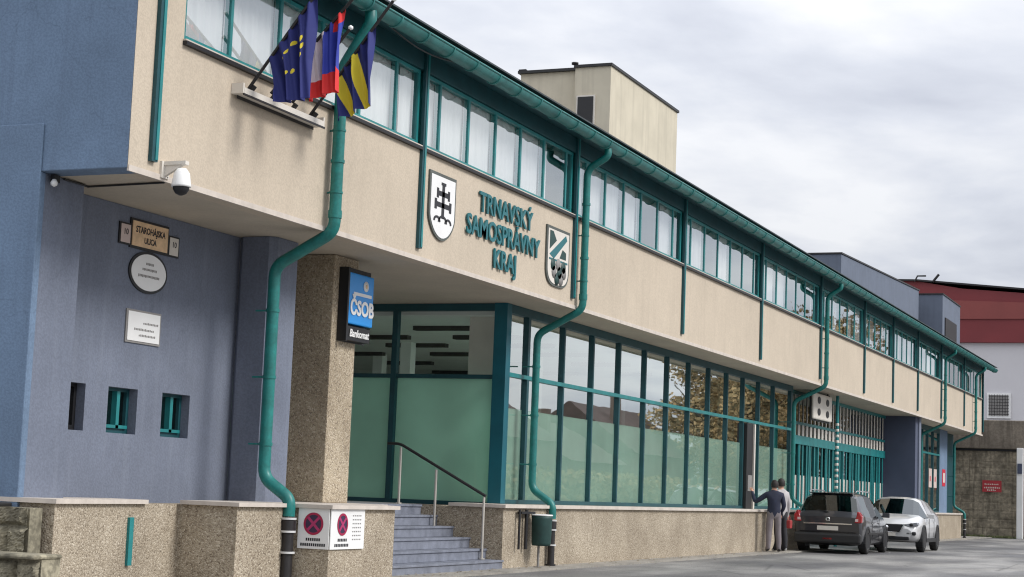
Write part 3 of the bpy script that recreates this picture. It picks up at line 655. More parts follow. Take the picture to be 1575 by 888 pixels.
# plaques on the recessed wall
px = -12.299
T = thing('street_plaque', 'ochre rectangular street name plate at the top of the blue recess, above the oval plaque', 'plaque', (px, 17.65, 4.03))
b = MB(); b.box(.001, .02, -.40, .40, -.03, .33); b.build('back_plate', M['trim'], T)
b = MB(); b.box(.021, .03, -.37, .37, 0, .30); b.build('plate', M['orange'], T)
text_obj('lettering', 'STAROHÁJSKA', .11, M['ink'], T, (.032, 0, .20), 'x', .002, bold=.002, sx=.85)
text_obj('lettering', 'ULICA', .10, M['ink'], T, (.032, 0, .08), 'x', .002, bold=.002, sx=.9)
for yy, zz, lab in ((17.15, 4.04, 'small pinkish house number plate left of the ochre street plate'), (18.17, 4.02, 'small greyish house number plate right of the ochre street plate')):
    T = thing('number_plate', lab, 'plate', (px, yy, zz))
    b = MB(); b.box(.001, .018, -.12, .12, -.02, .24); b.build('back_plate', M['trim'], T)
    b = MB(); b.box(.019, .026, -.095, .095, .0, .22); b.build('plate', M['pinkplate'] if yy < 17.5 else M['offwhite'], T, bevel=.004)
    text_obj('lettering', '10', .10, M['ink'], T, (.028, 0, .13), 'x', .002)
T = thing('oval_plaque', 'white oval plaque with a black rim on the blue recess wall', 'plaque', (px, 17.67, 3.74))
b = MB()
def ell(r1, r2, x): return [(r1 * math.cos(a), r2 * math.sin(a)) for a in [2 * PI * k / 40 for k in range(40)]]
b.extr(ell(.40, .255, 0), 'x', .001, .018); b.build('rim', M['black'], T)
b = MB(); b.extr(ell(.362, .222, 0), 'x', .019, .025); b.build('plate', M['white'], T)
b = MB()
for zz, ww in ((.10, .07), (.03, .14), (-.05, .22)):
    b = MB(); y = -ww
    while y < ww: b.box(.0255, .028, y, y + .018, zz - .018 * random.uniform(.5, 1), zz + .016); y += .028
    b.build('text_line', M['greyink'], T)
T = thing('square_plaque', 'white square notice plate below the oval plaque on the blue wall', 'plaque', (px, 17.64, 3.06))
b = MB(); b.box(.001, .016, -.36, .36, -.19, .21); b.build('back_plate', M['greyink'], T)
b = MB(); b.box(.017, .024, -.33, .33, -.165, .185); b.build('plate', M['white'], T)
b = MB(); 
for zz, a_, c_ in ((.06, -.02, .28), (-.02, -.2, .2), (-.09, -.1, .25)):
    b = MB(); y = a_
    while y < c_: b.box(.0245, .027, y, y + .02, zz - .014, zz + .014 * random.uniform(.4, 1)); y += .032
    b.build('text_line', M['greyink'], T)

# security camera and bracket
T = thing('security_camera', 'white dome security camera on a bracket at the corner of the cream overhang', 'camera', (U, 15.62, 4.6))
b = MB(); b.box(.0, .03, -.07, .07, -.12, .06); b.box(.03, .30, -.035, .035, .02, .06); b.extr([(.03, -.1), (.26, .02), (.03, .02)], 'y', -.02, .02); b.build('bracket', M['offwhite'], T)
b = MB(); b.lathe((.24, 0, -.22), [(0, .20), (.05, .20), (.085, .15), (.105, .02), (.105, 0), (0, 0)], 'z', 20); b.build('housing', M['white'], T)
b = MB(); b.lathe((.24, 0, -.221), [(.088, 0), (.085, -.03), (.06, -.07), (.02, -.09), (0, -.092)], 'z', 20); b.build('dome', M['black'], T)
T = thing('wall_lamp', 'tiny pale sensor lamp in the corner under the blue overhang', 'lamp', (-11.83, 15.16, 4.42))
b = MB(); b.box(0, .05, -.05, .05, -.03, .05); b.build('base', M['trim'], T)
b = MB(); b.lathe((.05, -.05, -.04), [(0, -.05), (.035, -.03), (.04, .0), (.02, .035), (0, .04)], 'z', 12); b.build('lens', M['white'], T)
T = thing('soffit_cable', 'thin black cable across the pale underside at the corner', 'cable', (0, 0, 0))
b = MB(); b.tube([(-11.83, 15.34, 4.46), (-11.86, 15.7, 4.465), (-11.9, 15.86, 4.47), (-11.3, 15.82, 4.47), (-10.82, 15.75, 4.462), (-10.72, 15.66, 4.5)], .012, 6); b.build('cable_run', M['black'], T)

# no stopping signs
def ring(b, cx_, cz_, r0, r1, ax, d0, d1, mi, seg=28):
    o = []
    for k in range(seg):
        a0, a1 = 2 * PI * k / seg, 2 * PI * (k + 1) / seg
        q = [(cx_ + r0 * math.cos(a0), cz_ + r0 * math.sin(a0)), (cx_ + r1 * math.cos(a0), cz_ + r1 * math.sin(a0)), (cx_ + r1 * math.cos(a1), cz_ + r1 * math.sin(a1)), (cx_ + r0 * math.cos(a1), cz_ + r0 * math.sin(a1))]
        b.extr(q, ax, d0, d1, mi)
def nostop(T, ax, w_, cxo, r):
    s = 1 if ax == 'x' else -1
    b = MB(); d = lambda a: a * s
    if ax == 'x': b.box(.0, .012, -w_, w_, 0, .50)
    else: b.box(-w_, w_, -.012, 0, 0, .50)
    b.build('plate', M['white'], T)
    b = MB(); disc = [(cxo + r * math.cos(a), .31 + r * math.sin(a)) for a in [2 * PI * k / 28 for k in range(28)]]
    b.extr(disc, ax, d(.0125), d(.015), 0); ring(b, cxo, .31, r * .80, r, ax, d(.0155), d(.018), 1)
    for sg in (-1, 1):
        c_, s_ = math.cos(PI / 4), math.sin(PI / 4) * sg; t = r * .12; l_ = r * .82
        q = [(cxo + c_ * l_ - s_ * t, .31 + s_ * l_ + c_ * t), (cxo - c_ * l_ - s_ * t, .31 - s_ * l_ + c_ * t), (cxo - c_ * l_ + s_ * t, .31 - s_ * l_ - c_ * t), (cxo + c_ * l_ + s_ * t, .31 + s_ * l_ - c_ * t)]
        b.extr(q, ax, d(.0155), d(.0185 + .001 * sg), 2)
    b.build('roundel', [M['signdark'], M['crimson'], M['magenta']], T)
T = thing('no_stopping_sign', 'square no stopping sign with dark round symbol, just right of the first black drainpipe', 'sign', (-10.775, 19.385, .47)); nostop(T, 'y', .22, 0, .14)
b = MB()
for zz, ww in ((.115, .10), (.05, .175)):
    b = MB(); x = -ww
    while x < ww: b.box(x, x + .022, -.0145, -.0125, zz - .018, zz + .018); x += .03
    b.build('text_line', M['ink'], T)
T = thing('no_stopping_sign', 'wide no stopping sign with a text column, on the pebble wall by the stairs', 'sign', (-10.548, 19.84, .47)); nostop(T, 'x', .45, -.15, .14)
b = MB()
for zz, a_, c_ in ((.115, -.26, -.04), (.05, -.34, .02)) :
    b = MB(); y = a_
    while y < c_: b.box(.0125, .0145, y, y + .03, zz - .018, zz + .018); y += .042
    b.build('text_line', M['ink'], T)
b = MB()
for k in range(7):
    y = .12; zz = .42 - .05 * k; b = MB()
    while y < .36: b.box(.0125, .014, y, y + .03, zz - .008, zz + .008); y += .05
    b.build('text_line', M['greyink'], T)

# square white sign below the soffit over the gate
T = thing('square_sign', 'white rounded square sign with four dark openings hanging over the gated entrance', 'sign', (-11.42, 50.6, 3.66))
b = MB(); b.box(-.08, 0, -1.2, 1.2, 0, .76); b.build('panel', M['offwhite'], T, bevel=.12)
b = MB()
for yy, zz in ((-.55, .56), (-.55, .22), (.55, .54), (.55, .20)):
    b.extr([(yy + .19 * math.cos(a), zz + .105 * math.sin(a)) for a in [2 * PI * k / 16 for k in range(16)]], 'x', .001, .012)
b.build('mark', M['black'], T)
b = MB(); b.box(-.12, -.081, -1.25, 1.25, -.04, .8); b.box(-.06, -.03, -.8, -.75, .76, .82); b.box(-.06, -.03, .75, .8, .76, .82); b.build('back_frame', M['black'], T)

# ------------------------------------------------------------------ flags
T = thing('flagpole_holder', 'white box bracket with four pole sockets under the first upper windows', 'bracket', (U, 17.85, 5.72))
b = MB(); b.box(.002, .03, -.98, .95, -.02, .10); b.box(.03, .16, -.98, .95, -.02, .0); b.box(.03, .16, -.98, -.95, 0, .1); b.box(.03, .16, .92, .95, 0, .1); b.box(.14, .165, -.95, .92, -.02, .05); b.build('tray', M['offwhite'], T)
b = MB()
b.box(.03, .035, -.9, .9, -.06, -.022); b.box(.16, .17, -.98, .95, -.045, -.02)
b.build('edge_angle', M['iron'], T)
for k, yy in enumerate((-.72, -.25, .25, .75)):
    b = MB(); b.tube([(.07, yy, .02), (.15, yy, .12)], .032, 10); b.build('socket', M['iron'], T)
def cloth(name, pole_y, tip, hoist_dir, s0, s1, length, colour, mats, parent, fold=.07, seed=1, nx=40, nz=60, skew=0.0, bunch=.55):
    """cloth hung by its hoist from a slanting pole: s runs along the pole, t down the hanging cloth"""
    rnd = random.Random(seed); ph = rnd.uniform(0, 6); vsx = []; fs = []; ms = []
    for j in range(nz + 1):
        t = j / nz
        for i in range(nx + 1):
            s = i / nx
            hp = Vector(tip) + Vector(hoist_dir) * (s0 + (s1 - s0) * s)
            ln = length(s) if callable(length) else length
            wid = 1 - (1 - bunch) * min(1, t * 1.6)
            top = Vector(tip) + Vector(hoist_dir) * (s0 + (s1 - s0) * .5)
            x = hp.x + (top.x - hp.x) * (1 - wid) + skew * t
            z = hp.z - ln * t
            y = fold * math.sin(s * 15 + ph + t * 2.2) * min(1, t * 3 + .1) + .03 * math.sin(s * 31 + t * 5)
            vsx.append((x + .02 * math.cos(s * 15 + ph) * t, y, z))
    for j in range(nz):
        for i in range(nx):
            a = j * (nx + 1) + i; fs.append((a, a + 1, a + nx + 2, a + nx + 1)); ms.append(colour((i + .5) / nx, (j + .5) / nz))
    me = bpy.data.meshes.new(name); me.from_pydata(vsx, [], fs)
    for m in mats: me.materials.append(m)
    me.polygons.foreach_set('material_index', ms); me.polygons.foreach_set('use_smooth', [True] * len(fs)); me.update()
    o = bpy.data.objects.new(name, me); COL.objects.link(o); o.parent = parent
    md = o.modifiers.new('thickness', 'SOLIDIFY'); md.thickness = .003
    return o
def flag(label, py, base, d_, plen, parts):
    T = thing('flag' if parts else 'flagpole', label, 'flag' if parts else 'pole', (base[0], py, base[1]))
    d_ = Vector((d_[0], 0, d_[1])).normalized(); b = MB(); b.tube([(0, 0, 0), d_ * plen], .02, 8)
    b.build('pole', M['iron'], T)
    b = MB(); b.lathe(tuple(d_ * (plen + .01)), [(0, -.03), (.03, -.015), (.03, .015), (0, .035)], 'z', 10); b.build('finial', M['white'], T)
    return T, d_
T, dd = flag('dark blue flag with a ring of yellow stars, first on the bracket', 17.1, (-10.68, 5.78), (.80, 1.03), 1.42, 1)
# stars by distance to a ring on the flag
stars = [(.5 + .27 * math.cos(2 * PI * k / 12), .42 + .19 * math.sin(2 * PI * k / 12)) for k in range(12)]
def eu(s, t):
    for a, c in stars:
        if ((s - a) / .045) ** 2 + ((t - c) / .03) ** 2 < 1: return 1
    return 0
cloth('cloth', 17.1, dd * 1.40, -dd, 0, .95, lambda s: 1.24 - .72 * s, eu, [M['eu_blue'], M['yellow']], T, .06, 1, nx=100, nz=140, bunch=.72, skew=.06)
T, dd = flag('white, blue and red flag with a shield, second on the bracket', 17.6, (-10.66, 5.86), (1.03, 1.07), 1.72, 1)
def sk(s, t):
    if .30 < s < .62 and .22 < t < .5: return 2 if abs(s - .46) < .13 and t < .47 else 0
    if s > .66 : return 0
    if s > .30 : return 1
    return 2 if t < .10 or t > .45 else 1
def sk(s, t):
    if t > .72: return 2
    if s > .52 + .12 * t: return 0
    if t < .16 and s < .3: return 2
    return 1
cloth('cloth', 17.6, dd * 1.50, -dd, .13, .86, lambda s: 1.0 - .42 * s, sk, [M['flag_white'], M['slate_blue'], M['flag_red']], T, .05, 5, nx=90, nz=120, bunch=.8, skew=.0)
T, dd = flag('bare dark pole between the tricolour flag and the striped flag', 18.1, (-10.66, 5.86), (.9, 1.05), 1.15, 0)
T, dd = flag('blue and yellow striped flag, last on the bracket beside the downpipe', 18.6, (-10.70, 5.80), (1.02, 1.30), 1.78, 1)
def cty(s, t):
    q = (1 - s) - .35 * t
    return 1 if (-.04 < q < .12 or .36 < q < .52) else 0
cloth('cloth', 18.6, dd * 1.74, -dd, .34, 1.18, lambda s: .98 - .46 * s, cty, [M['eu_blue'], M['yellow']], T, .06, 9, nx=150, nz=200, bunch=.96, skew=.03)

# ------------------------------------------------------------------ litter bin
T = thing('litter_bin', 'dark green round litter bin on a post frame beside the second downpipe', 'bin', (-10.92, 27.35, .03))
b = MB(); b.lathe((.02, .05, .36), [(.02, 0), (.15, 0), (.165, .05), (.175, .45), (.18, .5), (.165, .5), (.155, .1), (0, .1)], 'z', 22); b.build('basket', M['bin'], T)
b = MB(); b.lathe((.02, .05, .865), [(.172, -.015), (.187, 0), (.172, .015), (.16, 0), (.172, -.015)], 'z', 22); b.build('top_ring', M['white'], T)
b = MB(); b.tube([(-.15, -.52, .3), (-.15, -.52, .95)], .022, 8); b.tube([(-.15, -.22, .3), (-.15, -.22, .95)], .03, 8); b.box(-.2, -.12, -.5, .1, .88, .92); b.build('frame', M['black'], T)
b = MB(); b.tube([(-.02, .04, 0), (-.02, .04, .40)], .022, 8); b.tube([(-.02, .04, 0), (-.02, .04, .015)], .07, 12); b.build('post', M['greyink'], T)

# ------------------------------------------------------------------ cars
def loft(st, nring, cls):
    """st: stations (y, zb, zs, zt, ws, wt); returns verts & faces with class from cls(i, k)"""
    vs = []; rings = []
    for (y, zb, zs, zt, ws, wt) in st:
        h = [(ws * .55, zb), (ws * .90, zb + .02), (ws * .975, zb + .12), (ws, zb + (zs - zb) * .45), (ws * .995, zb + (zs - zb) * .75), (ws * .955, zs), (wt + (ws * .93 - wt) * .12, zt - (zt - zs) * .16), (wt * .80, zt - (zt - zs) * .03), (wt * .35, zt + .012)]
        ring_ = [(x, y, z) for x, z in h] + [(-x, y, z) for x, z in h[::-1]]
        rings.append(ring_); vs += ring_
    return vs, rings
def wheel(T, x, y, r=.32, w_=.21, side=1):
    W = group_node('wheel', T, (x, y, r)); b = MB()
    b.lathe((0, 0, 0), [(r * .62, -w_ / 2), (r * .93, -w_ / 2), (r, -w_ / 2 + .03), (r, w_ / 2 - .03), (r * .93, w_ / 2), (r * .62, w_ / 2), (r * .6, w_ / 2 - .02)], 'x', 28); b.build('tyre', M['tyre'], W)
    b = MB(); s = side
    b.lathe((s * (w_ / 2 - .03), 0, 0), [(0, s * .02), (.06, s * .02), (.07, 0)], 'x', 14)
    for k in range(5):
        a = 2 * PI * k / 5 + .3
        ca, sa = math.cos(a), math.sin(a); q = [(.05, -.035), (r * .6, -.05), (r * .6, .05), (.05, .035)]
        pts = [(p[0] * ca - p[1] * sa, p[0] * sa + p[1] * ca) for p in q]; b.extr(pts, 'x', s * (w_ / 2 - .05), s * (w_ / 2 - .02))
    b.lathe((0, 0, 0), [(r * .56, s * w_ / 2 - s * .02), (r * .62, s * w_ / 2), (r * .64, s * w_ / 2 - s * .03)], 'x', 28); b.build('rim', M['rim'], W)
    b = MB(); b.lathe((s * (w_ / 2 - .09), 0, 0), [(0, 0), (r * .6, 0)], 'x', 24); b.build('hub_back', M['trim'], W)
def car(name, label, cat, loc, rz, st, paint, kind):
    T = thing(name, label, cat, loc, rz)
    vs, rings = loft(st, 18, None); n = 18; ns = len(st); body = MB(); wins = {'windscreen': MB(), 'rear_window': MB(), 'side_window': MB()}
    idx = [(i, k) for i in range(ns - 1) for k in range(n)]
    used = {}
    def face(mb, i, k):
        k2 = (k + 1) % n; q = [rings[i][k], rings[i][k2], rings[i + 1][k2], rings[i + 1][k]]; mb.add(q, [(3, 2, 1, 0)], 0, True)
    gl = kind['glass']
    bodyf = []; 
    for i in range(ns - 1):
        for k in range(n):
            w_ = None
            if k in (5, 11) and i in gl['side']: w_ = 'side_window'
            if k in (6, 7, 8, 9, 10) and i in gl['rear']: w_ = 'rear_window'
            if k in (6, 7, 8, 9, 10) and i in gl['front']: w_ = 'windscreen'
            if w_ == 'side_window':
                q = MB(); face(q, i, k); q.build('side_window', M['carglass'], T)
            elif w_: face(wins[w_], i, k)
            else: bodyf.append((i * n + k, i * n + (k + 1) % n, (i + 1) * n + (k + 1) % n, (i + 1) * n + k)[::-1])
    body.add(vs, bodyf, 0, True); body.add(rings[0], [tuple(range(n))], 0, False); body.add(rings[-1], [tuple(range(n))[::-1]], 0, False)
    bo = body.build('body', paint, T)
    for k_, mb in wins.items():
        if mb.v: mb.build(k_, M['carglass'], T)
    # dark interior
    b = MB(); y0_, y1_ = kind['cab']; b.box(-.6, .6, y0_, y1_, .5, 1.0); 
    for yy in kind['seats']:
        for xx in (-.36, .36): b.box(xx - .22, xx + .22, yy, yy + .14, .9, 1.28); b.box(xx - .11, xx + .11, yy, yy + .1, 1.3, 1.42)
    b.build('seats', M['trim'], T)
    r = kind['wr']
    for yy in kind['wheels']:
        for s in (-1, 1):
            wheel(T, s * (kind['hw'] - .095), yy, r, .2, s)
            b = MB()
            for q in range(14):
                a0, a1 = PI * q / 14 - .12, PI * (q + 1) / 14 - .12 + (.24 if q == 13 else 0)
                R0, R1 = r + .015, r + .075
                b.extr([(yy + R0 * math.cos(a0), r + R0 * math.sin(a0)), (yy + R1 * math.cos(a0), r + R1 * math.sin(a0)), (yy + R1 * math.cos(a1), r + R1 * math.sin(a1)), (yy + R0 * math.cos(a1), r + R0 * math.sin(a1))], 'x', s * (kind['hw'] - .09), s * (kind['hw'] + .012))
            b.build('wheel_arch', M['trim'], T)
            b = MB(); b.extr([(yy + (r + .02) * math.cos(a), max(.02 + .13, r + (r + .02) * math.sin(a))) for a in [2 * PI * k / 24 for k in range(24)]], 'x', s * (kind['hw'] - .2), s * (kind['hw'] + .003)); b.build('wheel_well', M['black'], T)
    for s in (-1, 1):
        b = MB(); x = s * (kind['hw'] + .09); yy, zz = kind['mirror']; b.box(x - .1, x + .09, yy - .06, yy + .05, zz, zz + .14); b.box(s * (kind['hw'] - .05), s * (kind['hw'] + .02), yy - .03, yy + .03, zz + .02, zz + .06); b.build('mirror', paint if kind['mp'] else M['trim'], T, bevel=.03)
    return T
def squash(T, k):
    for o in T.children:
        if o.name.startswith('wheel'): continue
        for q in [o] + list(o.children):
            for v in q.data.vertices:
                if v.co.z > .5: v.co.z = .5 + (v.co.z - .5) * k
# dark people carrier, seen from behind (local +y = forward)
st = [(0.0, .30, .90, .96, .80, .74), (.03, .27, .96, 1.02, .855, .74), (.10, .24, .99, 1.06, .87, .73), (.16, .23, 1.0, 1.12, .875, .72), (.40, .22, 1.0, 1.56, .88, .62), (.52, .21, 1.0, 1.625, .885, .62), (.60, .2, 1.0, 1.635, .885, .62),
      (1.3, .2, .98, 1.66, .89, .62), (1.36, .2, .98, 1.66, .89, .62), (2.3, .2, .95, 1.64, .89, .61), (2.36, .2, .95, 1.635, .89, .61), (2.62, .2, .94, 1.58, .89, .6), (3.42, .2, .93, 1.06, .885, .68), (3.55, .2, .91, 1.01, .88, .7), (4.1, .23, .78, .86, .83, .62), (4.28, .28, .62, .72, .72, .55), (4.32, .34, .55, .62, .62, .5)]
kd = dict(glass=dict(side={4, 6, 8, 10}, rear={3, 4}, front={11}), cab=(.7, 3.2), seats=(.95, 2.0), wr=.32, wheels=(.80, 3.48), hw=.885, mirror=(3.05, .98), mp=True)
kd['glass']['side'] = {5, 6, 8, 10, 11}
kd['glass']['rear'] = {3}
MPV = car('people_carrier', 'dark grey people carrier seen from behind, parked by the wall next to two people', 'car', (-9.93, 44.75, 0), math.radians(1.2), st, M['carb_dark'], kd)
T = MPV
for s in (-1, 1):
    b = MB(); b.extr([(s * .68, .82), (s * .865, .82), (s * .875, 1.0), (s * .80, 1.13), (s * .75, 1.13), (s * .73, 1.0)][::int(s)], 'y', -.02 if True else 0, .2)
    o = b.build('tail_light', M['tail'], T, bevel=.02)
    b = MB(); b.box(s * .74 - .04, s * .74 + .04, -.026, -.021, .86, .93); b.build('reversing_lens', M['tailw'], o)
    b = MB(); b.tube([(s * .60, .55, 1.66), (s * .60, .7, 1.70), (s * .60, 2.4, 1.70), (s * .60, 2.6, 1.64)], .018, 8); b.build('roof_rail', M['chrome'], T)
b = MB(); b.box(-.62, .62, -.03, .06, .76, .80); b.build('chrome_strip', M['chrome'], T, bevel=.008)
b = MB(); b.box(-.27, .27, -.022, -.001, .60, .715); b.build('number_plate', M['offwhite'], T)
b = MB(); b.box(-.86, .86, -.10, .12, .26, .52); b.build('rear_bumper', M['trim'], T, bevel=.05)
b = MB(); b.lathe((0, -.015, .90), [(.03, 0), (.055, -.008), (.055, .01)], 'y', 16); b.build('badge', M['chrome'], T)
b = MB(); b.tube([(0, .10, 1.10), (-.25, .16, 1.14), (-.42, .21, 1.16)], .01, 6); b.build('wiper', M['trim'], T)
b = MB(); b.extr([(.43, 1.60), (.36, 1.625), (.62, 1.655), (.62, 1.625)], 'x', -.55, .55); b.build('spoiler', M['carb_dark'], T)
b = MB(); b.box(-.72, .72, .0, .04, .53, .57); b.build('bumper_seam', M['black'], T)

# door seams and handles on the near side
for yy in (1.45, 2.45):
    b = MB(); b.box(.883, .892, yy, yy + .012, .35, .93); b.build('door_seam', M['black'], T)
    b = MB(); b.box(.885, .91, yy + .62 - .75, yy + .62 - .58, .80, .83); b.build('door_handle', M['chrome'], T, bevel=.006)
b = MB(); b.box(.885, .898, .9, 3.1, .50, .55); b.build('side_moulding', M['trim'], T)
b = MB(); b.tube([(-.50, .05, .50), (-.50, -.01, .50)], .02, 8); b.box(-.12, .12, -.10, -.09, .36, .40); b.build('reflector', M['tail'], T)
squash(T, .925)
# pale crossover, nose to the camera (local +y = forward, rotated half a turn)
st = [(0.0, .40, .80, .88, .74, .62), (.05, .34, .95, 1.02, .84, .66), (.15, .30, 1.03, 1.10, .89, .68), (.28, .28, 1.06, 1.22, .905, .67), (.62, .25, 1.06, 1.52, .915, .58), (.70, .25, 1.05, 1.56, .92, .58), (1.3, .25, 1.03, 1.62, .92, .59), (1.36, .25, 1.03, 1.625, .92, .59), (2.2, .25, 1.0, 1.64, .92, .6), (2.26, .25, 1.0, 1.635, .92, .6),
      (2.5, .25, .99, 1.58, .92, .58), (3.22, .25, .98, 1.10, .915, .70), (3.34, .25, .965, 1.07, .91, .74), (3.9, .27, .90, 1.01, .88, .72), (4.15, .30, .82, .93, .84, .66), (4.30, .33, .70, .80, .78, .62), (4.36, .38, .60, .68, .70, .56)]
ks = dict(glass=dict(side={4, 5, 7, 9}, rear={3}, front={10}), cab=(.7, 3.0), seats=(1.0, 1.9), wr=.345, wheels=(.80, 3.47), hw=.92, mirror=(2.85, 1.0), mp=True)
ks['glass']['side'] = {4, 6, 8, 10}
SUV = car('crossover_car', 'pale silver crossover car facing the camera, parked beyond the dark people carrier', 'car', (-9.45, 53.9, 0), math.radians(180 + 1.5), st, M['carb_white'], ks)
T = SUV
b = MB(); b.extr([(-.48, .80), (.48, .80), (.36, .56), (-.36, .56)], 'y', 4.30, 4.385); g_ = b.build('grille', M['black'], T, bevel=.02)
b = MB(); b.tube([(-.49, 4.385, .805), (-.37, 4.40, .55), (.37, 4.40, .55), (.49, 4.385, .805)], .018, 8); b.build('grille_surround', M['chrome'], g_)
for s in (-1, 1):
    q = [(s * .46, .80), (s * .84, .87), (s * .88, .78), (s * .60, .71)]
    b = MB(); b.extr(q, 'y', 4.08, 4.34); o = b.build('headlight', M['lamp'], T, bevel=.02)
    b = MB(); b.lathe((s * .68, 4.345, .79), [(0, .01), (.05, .01), (.055, 0)], 'y', 14); b.build('lens', M['trim'], o)
    b = MB(); b.box(s * .52, s * .80, 4.20, 4.36, .47, .58); b.build('fog_light', M['black'], T, bevel=.03)
b = MB(); b.box(-.62, .62, 4.22, 4.39, .33, .43); b.build('lower_intake', M['black'], T, bevel=.02)
b = MB(); b.box(-.26, .26, 4.395, 4.41, .44, .54); b.build('number_plate', M['offwhite'], T)
b = MB(); b.lathe((0, 4.40, .70), [(0, .012), (.055, .012), (.06, 0)], 'y', 14); b.build('badge', M['chrome'], T)
for s in (-1, 1):
    b = MB(); b.box(s * .60, s * .915, .22, 1.12, .28, .30); b.box(s * .905, s * .93, 1.15, 3.1, .27, .38); b.build('sill_trim', M['trim'], T)

for yy in (1.5, 2.5):
    for s in (-1, 1):
        b = MB(); b.box(s * .912, s * .924, yy, yy + .012, .40, .98); b.build('door_seam', M['black'], T)
squash(T, .90)
# ------------------------------------------------------------------ people
def hand(J, E, wrist, dirv, side, flat, tag_, curl=.5):
    """palm and five fingers growing from the wrist joint"""
    d_ = Vector(dirv).normalized(); s_ = Vector(side).normalized(); n_ = d_.cross(s_).normalized()
    wv = Vector(J[wrist][:3]); k0 = tag_ + 'palm'; J[k0] = (*(wv + d_ * .05), .026); E.append((wrist, k0))
    for i, (off, ln) in enumerate(((-.030, .062), (-.010, .074), (.010, .078), (.030, .070))):
        base = wv + d_ * .095 + s_ * off; a = tag_ + 'f%da' % i; c = tag_ + 'f%db' % i; e_ = tag_ + 'f%dc' % i
        J[a] = (*base, .010); p1 = base + d_ * ln * .5 + n_ * ln * .2 * curl; J[c] = (*p1, .009); p2 = p1 + d_ * ln * .35 + n_ * ln * .45 * curl; J[e_] = (*p2, .0075)
        E += [(k0, a), (a, c), (c, e_)]
    a = tag_ + 'ta'; c = tag_ + 'tb'; b0 = wv + d_ * .04 + s_ * .035; J[a] = (*b0, .012); J[c] = (*(b0 + d_ * .035 + s_ * .028), .010); E += [(k0, a), (a, c)]
def person(label, loc, rz, J, E, mats, zone, hairf, scale=1.0, cloth_extra=None):
    T = thing('person', label, 'person', loc, rz); T.scale = (scale,) * 3
    names = list(J); me = bpy.data.meshes.new('body')
    me.from_pydata([J[n][:3] for n in names], [(names.index(a), names.index(c)) for a, c in E], [])
    o = bpy.data.objects.new('body', me); COL.objects.link(o)
    sk_ = o.modifiers.new('skin', 'SKIN'); sk_.use_smooth_shade = True
    for i, n_ in enumerate(names):
        r = J[n_][3]; r = r if isinstance(r, tuple) else (r, r); me.skin_vertices[0].data[i].radius = r
        me.skin_vertices[0].data[i].use_root = (n_ == 'pelvis')
    ss = o.modifiers.new('sub', 'SUBSURF'); ss.levels = 1; ss.render_levels = 1
    bpy.context.view_layer.update()
    m2 = bpy.data.meshes.new_from_object(o.evaluated_get(bpy.context.evaluated_depsgraph_get())); bpy.data.objects.remove(o); m2.name = 'body'
    for m in mats: m2.materials.append(m)
    pos = {n_: Vector(J[n_][:3]) for n_ in names}
    for p in m2.polygons:
        c = p.center; best = min(names, key=lambda n_: (pos[n_] - c).length - (J[n_][3][0] if isinstance(J[n_][3], tuple) else J[n_][3]) * .5)
        p.material_index = zone(best, c); p.use_smooth = True
    bo = bpy.data.objects.new('body', m2); COL.objects.link(bo); bo.parent = T
    hx, hy, hz = J['head'][:3]
    # head details: nose, ears, eyes, mouth are tiny here but present
    b = MB(); hd = Vector(hairf['face']); sd = Vector((hd.y, -hd.x, 0))
    H0 = Vector((hx, hy, hz))
    def P(f, s, u): return H0 + hd * f + sd * s + Vector((0, 0, u))
    f = MB(); f.lathe(tuple(P(.095, 0, -.01)), [(0, -.03), (.016, -.02), (.010, .01), (0, .03)], 'z', 8)
    for s in (-1, 1): f.lathe(tuple(P(.0, s * .078, 0)), [(0, -.03), (.014, -.02), (.018, .01), (0, .03)], 'z', 8)
    f.build('face_features', M['skin'], T)
    f = MB()
    for s in (-1, 1): f.lathe(tuple(P(.088, s * .03, .015)), [(0, -.007), (.009, 0), (0, .007)], 'z', 8)
    f.box(*[c for pr in ((P(.088, 0, -.055).x - .02, P(.088, 0, -.055).x + .02), (P(.088, 0, -.055).y - .012, P(.088, 0, -.055).y + .012), (P(.088, 0, -.055).z - .004, P(.088, 0, -.055).z + .004)) for c in pr]); f.build('eyes', M['ink'], T)
    # hair cap: an ellipsoid shell over the back and top of the head
    vs = []; fs = []; nu, nv = 16, 10; rn = random.Random(3)
    for j in range(nv + 1):
        th = j / nv * PI * .62
        for i in range(nu):
            ph = 2 * PI * i / nu; dvec = Vector((math.sin(th) * math.cos(ph), math.sin(th) * math.sin(ph), math.cos(th)))
            fr = max(0, dvec.dot(hd)); r = 1.06 - .16 * fr * (1 if th > PI * .25 else 0) + rn.uniform(-.02, .03)
            vs.append((hx + dvec.x * .093 * r - hd.x * .012, hy + dvec.y * .093 * r - hd.y * .012, hz + .02 + dvec.z * .112 * r - (.03 * (1 - fr) if th > PI * .5 else 0)))
    for j in range(nv):
        for i in range(nu):
            i2 = (i + 1) % nu; fs.append((j * nu + i, (j + 1) * nu + i, (j + 1) * nu + i2, j * nu + i2))
    h = MB(); h.add(vs, fs, 0, True); h.build('hair', M['hair'], T)
    return T
